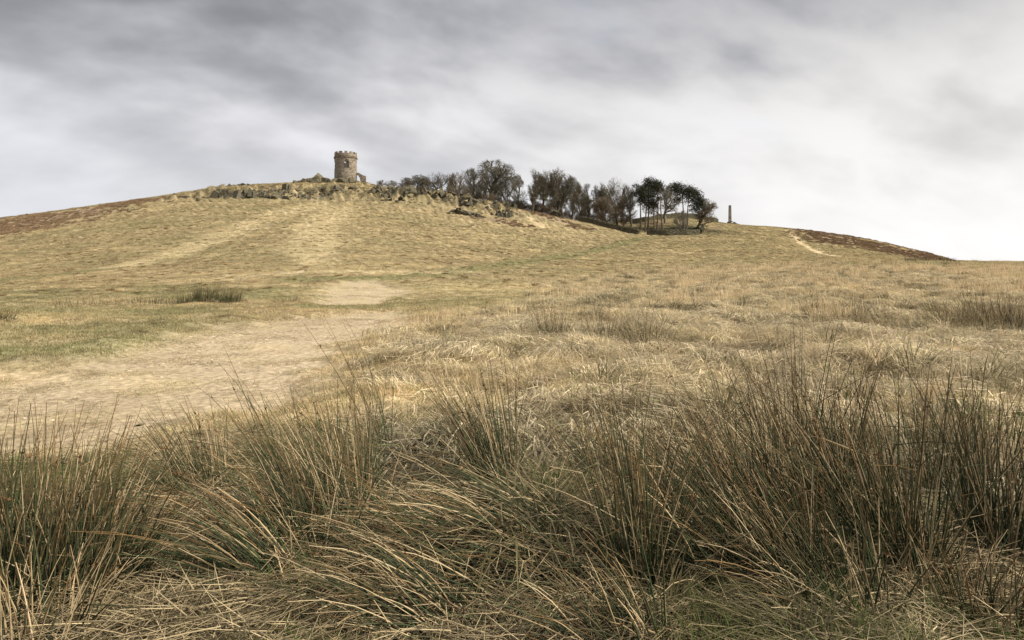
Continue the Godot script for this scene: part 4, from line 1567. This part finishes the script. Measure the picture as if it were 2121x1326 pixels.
	while r < 60.0:
		var s := 0.2 + 0.005 * r
		var reach := 1.04 if r < 26 else 0.74
		var az := -reach + rng.randf() * s / r
		while az < reach:
			var rr := r + rng.randf_range(-0.6, 0.6) * s
			var a := az + rng.randf_range(-0.6, 0.6) * s / r
			az += s / r
			var x := rr * sin(a)
			var z := -rr * cos(a)
			var y := land(x, z)
			var swirl := nb.get_noise_2d(x * 3.0 - 60, z * 3.0)
			var lush := na.get_noise_2d(x * 4.0, z * 4.0 - 30)
			if rng.randf() > clampf(sfield * lerpf(1.0, 0.55, smoothstep(18.0, 45.0, r)), 0, 1) * clampf(0.75 + 1.5 * lush, 0.15, 1.0) - 1.2 * sb:
				continue
			var k := (rng.randi() % 3) if r < 19 else 3 + rng.randi() % 2
			var sc := rng.randf_range(0.7, 1.3) * (1.0 if r < 19 else 0.75)
			var col := scol.lerp(Color(0.64, 0.565, 0.42), 0.5) * rng.randf_range(0.95, 1.7)
			col.a = 1
			xf[k].append(lay(x, y, z, sc, sc * rng.randf_range(0.5, 1.2), swirl * 9.0 + rng.randfn() * 0.5))
			cs[k].append(col)
		r += s
	for k in 5:
		scatter("mats", mt[k], M.grass, o, xf[k], cs[k])
	# thin tall flower stalks, a pale haze over the rough pasture
	var tl: Array[Mesh] = [tall_patch(401, 18, 0.3, 0.6, 0.0016), tall_patch(402, 18, 0.35, 0.6, 0.005)]
	xf = []
	cs = []
	for k in 2:
		var a: Array[Transform3D] = []
		xf.append(a)
		cs.append(PackedColorArray())
	rng.seed = 503
	for n in 5000:
		var d := lerpf(7.0, 82.0, pow(rng.randf(), 0.75))
		var px := rng.randf_range(820, 2200)
		var g := ground_xz(px, d)
		var y := land(g.x, g.y)
		var clumped := na.get_noise_2d(g.x * 3.0, g.y * 3.0 + 77)
		if rng.randf() > sfield * clampf(0.25 + 1.6 * clumped + 0.4 * smoothstep(30.0, 55.0, d), 0.03, 1.0):
			continue
		var k := 0 if d < 18 else 1
		var sc := rng.randf_range(0.6, 1.15)
		var col := Color(0.74, 0.60, 0.40) * rng.randf_range(0.8, 1.25)
		xf[k].append(Transform3D(Basis(UP, rng.randf() * 0.8).scaled(Vector3(sc * 1.3, sc, sc * 1.3)), Vector3(g.x, y, g.y)))
		cs[k].append(col)
	o = thing("grass_stalks", "thin pale upright flower stalks of grass in the pasture", "grass", Vector3.ZERO, 0.0, "", "stuff")
	for k in 2:
		scatter("stalks", tl[k], M.grass, o, xf[k], cs[k])
	# heather and small dark tufts on the hill
	var hm: Array[Mesh] = [heather_patch(601, 170), heather_patch(602, 170)]
	xf = []
	cs = []
	for k in 4:
		var a: Array[Transform3D] = []
		xf.append(a)
		cs.append(PackedColorArray())
	rng.seed = 504
	r = 40.0
	while r < 262.0:
		var s := 0.62 + 0.0012 * r
		var az := -0.72
		while az < 0.7:
			var rr := r + rng.randf_range(-0.6, 0.6) * s
			var a := az + rng.randf_range(-0.6, 0.6) * s / r
			az += s / r
			var x := rr * sin(a)
			var z := -rr * cos(a)
			var y := land(x, z)
			var clumped := nb.get_noise_2d(x * 1.5, z * 1.5)
			if rng.randf() < sheath * clampf(0.62 + 1.2 * clumped, 0.15, 1.0):
				var col := Color(0.33, 0.25, 0.185).lerp(Color(0.32, 0.265, 0.175), rng.randf()) * rng.randf_range(0.7, 1.3)
				xf[0 if rng.randf() < 0.5 else 1].append(lay(x, y, z, rng.randf_range(1.0, 1.9), rng.randf_range(0.8, 1.7), rng.randf() * TAU))
				(cs[0] if xf[0].size() > cs[0].size() else cs[1]).append(col)
			elif rng.randf() < 0.16 + 0.3 * clampf(clumped, 0, 1) + 0.4 * srock - sb and r < 205:
				var dark := (Color(0.22, 0.19, 0.095).lerp(Color(0.27, 0.2, 0.12), rng.randf()) * rng.randf_range(0.7, 1.3)).lerp(scol, rng.randf_range(0.0, 0.7))
				var sc := lerpf(0.22, 1.15, pow(rng.randf(), 3.0)) * (1.0 + r / 260.0)
				var q := 2 if rng.randf() < 0.5 else 3
				xf[q].append(lay(x, y, z, sc * 0.62, sc * 0.5, rng.randf() * TAU))
				cs[q].append(dark)
		r += s
	o = thing("heather", "dark russet heather on the upper slopes and the right hand hill", "heather", Vector3.ZERO, 0.0, "", "stuff")
	for k in 2:
		scatter("heather_sprigs", hm[k], M.heather, o, xf[k], cs[k])
	o = thing("dark_tufts", "small dark tufts dotted over the grazed slope", "grass", Vector3.ZERO, 0.0, "", "stuff")
	for k in 2:
		scatter("tufts", hm[k], M.heather, o, xf[k + 2], cs[k + 2])
	# dead straw lying between the rushes
	var lm: Array[Mesh] = []
	for k in 4:
		lm.append(litter_patch(701 + k, 85, 0.3, 0.0025))
	xf = []
	cs = []
	for k in 4:
		var a: Array[Transform3D] = []
		xf.append(a)
		cs.append(PackedColorArray())
	rng.seed = 505
	r = 1.7
	while r < 8.0:
		var s := 0.17
		var az := -1.04
		while az < 1.04:
			var rr := r + rng.randf_range(-0.6, 0.6) * s
			var a := az + rng.randf_range(-0.6, 0.6) * s / r
			az += s / r
			var x := rr * sin(a)
			var z := -rr * cos(a)
			var y := land(x, z)
			var want := 1.0 - smoothstep(4.6, 7.5, r) - 0.6 * sb
			if rng.randf() > want * 0.9:
				continue
			var k := rng.randi() % 4
			var col := Color(0.68, 0.575, 0.385).lerp(Color(0.36, 0.3, 0.185), rng.randf()) * rng.randf_range(0.7, 1.2)
			xf[k].append(Transform3D(Basis(UP, rng.randfn() * 0.5).scaled(Vector3.ONE * rng.randf_range(0.8, 1.3)), Vector3(x, y, z)))
			cs[k].append(col)
		r += s
	o = thing("dead_straw", "flattened dead rush stems and straw littering the ground in front", "straw", Vector3.ZERO, 0.0, "", "stuff")
	for k in 4:
		scatter("straws", lm[k], M.rush, o, xf[k], cs[k])
	# fresh green blades at the feet of the rushes
	var fm := short_patch(801, 0.16, 60, 0.08, 0.24, 0.0026, 0.35)
	var fx: Array[Transform3D] = []
	var fc := PackedColorArray()
	rng.seed = 506
	for n in 2600:
		var d := rng.randf_range(2.3, 6.5)
		var g := ground_xz(rng.randf_range(-150, 2270), d)
		var y := land(g.x, g.y)
		var want := nb.get_noise_2d(g.x * 12.0, g.y * 12.0)
		if want < 0.0 or sb > 0.3:
			continue
		fx.append(Transform3D(Basis(UP, rng.randf() * TAU).scaled(Vector3.ONE * rng.randf_range(0.5, 1.1)), Vector3(g.x, y, g.y)))
		fc.append(Color(0.16, 0.2, 0.075) * rng.randf_range(0.7, 1.3))
	o = thing("green_grass", "fresh green blades of grass at the feet of the rushes", "grass", Vector3.ZERO, 0.0, "", "stuff")
	scatter("blades", fm, M.grass, o, fx, fc)
	# small stones trodden into the track
	rng.seed = 507
	var pm: Array[Mesh] = [rock_mesh(Vector3(0.03, 0.014, 0.024), 0.0, 0.5, Color(0.8, 0.8, 0.8)), rock_mesh(Vector3(0.022, 0.013, 0.03), 0.0, 0.5, Color(0.8, 0.8, 0.8))]
	xf = []
	cs = []
	for k in 2:
		var a: Array[Transform3D] = []
		xf.append(a)
		cs.append(PackedColorArray())
	for n in 9000:
		var d := lerpf(6.0, 43.0, pow(rng.randf(), 0.6))
		var g := ground_xz(rng.randf_range(-150, 900), d)
		var y := land(g.x, g.y)
		if rng.randf() > sb - 0.25 or nb.get_noise_2d(g.x * 8.0, g.y * 8.0) < -0.02:
			continue
		var k := rng.randi() % 2
		var sc := rng.randf_range(0.4, 1.5) * (1.0 + d / 46.0)
		xf[k].append(Transform3D(Basis(UP, rng.randf() * TAU).scaled(Vector3(sc, sc * 0.7, sc)), Vector3(g.x, y, g.y)))
		cs[k].append(Color(0.66, 0.57, 0.45) * rng.randf_range(0.5, 1.3))
	o = thing("track_stones", "small pale stones trodden into the bare track", "gravel", Vector3.ZERO, 0.0, "", "stuff")
	for k in 2:
		scatter("pebbles", pm[k], M.pebble, o, xf[k], cs[k])

func build_rocks() -> void:
	rng.seed = 900
	var o := outcrop("craggy pile of tall grey boulders left of the tower", 640, 684, 196, 201, 5, 1.3, 0.7)
	boulder_at(o, 664, 198, 362, 2.4, 0.4)
	boulder_at(o, 659, 198.5, 365, 3.0, 0.4)
	boulder_at(o, 669, 198, 367, 2.4, 0.4)
	boulder_at(o, 655, 196, 370, 2.6, 0.2)
	boulder_at(o, 651, 197, 367, 3.4, 0.4)
	boulder_at(o, 644, 197, 370, 2.4, 0.3)
	boulder_at(o, 673, 197, 369, 2.6, 0.3)
	boulder_at(o, 680, 197, 374, 2.0)
	o = outcrop("low broken rocks on the skyline, left end of the boulder pile", 610, 640, 198, 203, 5, 0.9, 0.6)
	boulder_at(o, 612, 200, 372.5, 1.3)
	boulder_at(o, 629, 200, 372.5, 2.6, 0.3)
	o = outcrop("mossy rocks heaped against the foot of the tower", 690, 734, 197, 200.5, 7, 0.9, 0.7)
	boulder_at(o, 700, 199, 371.5, 3.0, 0.2)
	boulder_at(o, 712, 198, 368, 3.4, 0.2)
	boulder_at(o, 725, 199, 371, 2.6, 0.2)
	boulder_at(o, 688, 199, 373, 2.0)
	boulder_at(o, 733, 198, 377, 1.5)
	o = outcrop("rounded dark boulder at the foot of the broken arch", 751, 762, 199, 201, 2, 0.5, 0.7)
	boulder_at(o, 757, 200, 378, 2.4, 0.0, GREY * 0.85)
	o = outcrop("small dark boulder standing alone right of the arch", 772, 775, 200, 201, 1, 0.4)
	boulder_at(o, 773, 200, 381, 1.6, 0.0, GREY * 0.8)
	o = outcrop("largest single boulder in the bank below the tower", 722, 740, 175, 178, 2, 1.3)
	boulder_at(o, 732, 177, 387.5, 4.0, 0.0, GREY * 0.95)
	o = outcrop("jagged upright rocks beside the largest boulder below the tower", 692, 716, 174, 179, 4, 1.4, 0.9, 0.5)
	boulder_at(o, 704, 177, 387, 2.8, 0.6)
	o = outcrop("crag of thin upright slabs on the left shoulder of the hill", 446, 520, 167, 175, 16, 1.2, 1.0, 0.8, GREY * 0.85)
	outcrop("low row of rocks on the skyline left of the boulder pile", 472, 526, 189, 193, 8, 0.75, 0.7)
	outcrop("broken crag between the upright slabs and the tower bank", 515, 565, 168, 177, 12, 1.1, 0.75, 0.5)
	outcrop("pale cracked crag below the skyline rocks", 565, 628, 168, 178, 14, 1.15, 0.8, 0.5, GREY * 1.1)
	outcrop("stony scree spilling down below the tower", 620, 700, 166, 178, 22, 0.75, 0.6, 0.2, GREY * 1.05)
	outcrop("low rocks at the foot of the bank left of the scree", 540, 600, 167, 172, 7, 0.9, 0.5)
	outcrop("long rough crag to the right of the tower bank, left half", 768, 830, 171, 178, 15, 1.3, 0.75, 0.3, GREY * 0.85)
	outcrop("long rough crag to the right of the tower bank, right half", 825, 885, 170, 177, 14, 1.4, 0.8, 0.4, GREY * 0.85)
	outcrop("dark mossy rocks below the right crag", 790, 850, 164, 169, 9, 0.9, 0.55, 0.0, GREY * 0.7)
	outcrop("blocky crag in the middle of the right ridge", 895, 930, 166, 174, 9, 1.4, 0.8, 0.3, GREY * 0.85)
	outcrop("crag under the spreading tree on the right ridge", 935, 990, 165, 173, 10, 1.3, 0.7, 0.3, GREY * 0.82)
	outcrop("low dark ledges of rock in the grass below the right ridge", 926, 990, 152, 157, 9, 0.95, 0.5, 0.0, GREY * 0.75)
	outcrop("last crag at the right end of the ridge", 1000, 1062, 163, 172, 12, 1.2, 0.8, 0.5, GREY * 0.75)
	outcrop("steep dark rocks above the heather patch", 1030, 1064, 155, 162, 8, 1.1, 0.8, 0.6, GREY * 0.7)
	outcrop("dark rocks in the heather on the left slope", 220, 300, 148, 156, 9, 0.3, 0.55, 0.0, GREY * 0.6)
	outcrop("scattered low rocks on the left slope below the skyline", 340, 440, 160, 168, 12, 0.5, 0.55, 0.0, GREY * 0.72)
	outcrop("tiny dark rock breaking the far left skyline", 54, 57, 170, 171, 2, 0.5, 1.0, 0.0, GREY * 0.5)
	outcrop("flat grey stone half hidden in the litter between the rushes", 313, 316, 3.75, 3.8, 1, 0.11, 0.35, 0.0, GREY * 1.1, "stone")
	outcrop("small dark clod lying on the bare track", 289, 291, 7.1, 7.15, 1, 0.06, 0.4, 0.0, GREY * 0.35, "stone")

func _ready() -> void:
	# ---- camera, sky, sun, exposure
	var cam := Camera3D.new()
	cam.name = "camera"
	cam.position = Vector3(0, EYE, 0)
	cam.projection = Camera3D.PROJECTION_FRUSTUM
	cam.near = 0.1
	cam.far = 12000.0
	cam.size = 0.1 * 1326.0 / FOC
	cam.frustum_offset = Vector2(0, -0.1 * (663.0 - HZ) / FOC)
	add_child(cam)
	cam.current = true
	var env := Environment.new()
	env.background_mode = Environment.BG_SKY
	env.sky = Sky.new()
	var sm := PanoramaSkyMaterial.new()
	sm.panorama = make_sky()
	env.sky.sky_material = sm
	env.tonemap_mode = Environment.TONE_MAPPER_LINEAR
	env.tonemap_exposure = 1.4
	env.sdfgi_enabled = true
	env.ssao_enabled = true
	env.ssil_enabled = true
	var we := WorldEnvironment.new()
	we.name = "environment"
	we.environment = env
	add_child(we)
	var sun := DirectionalLight3D.new()
	sun.name = "sun"
	sun.light_energy = 1.45
	sun.light_color = Color(1.0, 0.95, 0.86)
	sun.light_angular_distance = 8.0
	sun.shadow_enabled = true
	add_child(sun)
	sun.look_at_from_position(Vector3(0.74, 0.72, 0.2), Vector3.ZERO)
	# ---- setting
	na.seed = 1; na.frequency = 0.05; na.fractal_octaves = 4
	nb.seed = 2; nb.frequency = 0.05; nb.fractal_octaves = 3
	nc.seed = 4; nc.frequency = 0.05; nc.fractal_octaves = 2
	make_materials()
	make_ico()
	make_table()
	make_tracks()
	build_ground()
	rng.seed = 12
	build_tower()
	build_monument()
	drystone("dark dry stone wall running down from the ridge to the gap", [1200, 174, 1236, 172, 1270, 170, 1300, 168, 1322, 166], 1.15)
	drystone("dry stone wall in front of the pines, right of the gap", [1340, 166, 1380, 165, 1420, 166, 1446, 169, 1453, 176, 1456, 190], 1.2)
	drystone("far dry stone wall crossing behind the pine trunks", [1306, 206, 1340, 214, 1380, 222, 1420, 230, 1470, 240, 1486, 245], 1.3)
	build_rocks()
	build_trees()
	build_undergrowth()
	build_pines()
	# ---- plants in front
	build_rushes()
	build_grass()
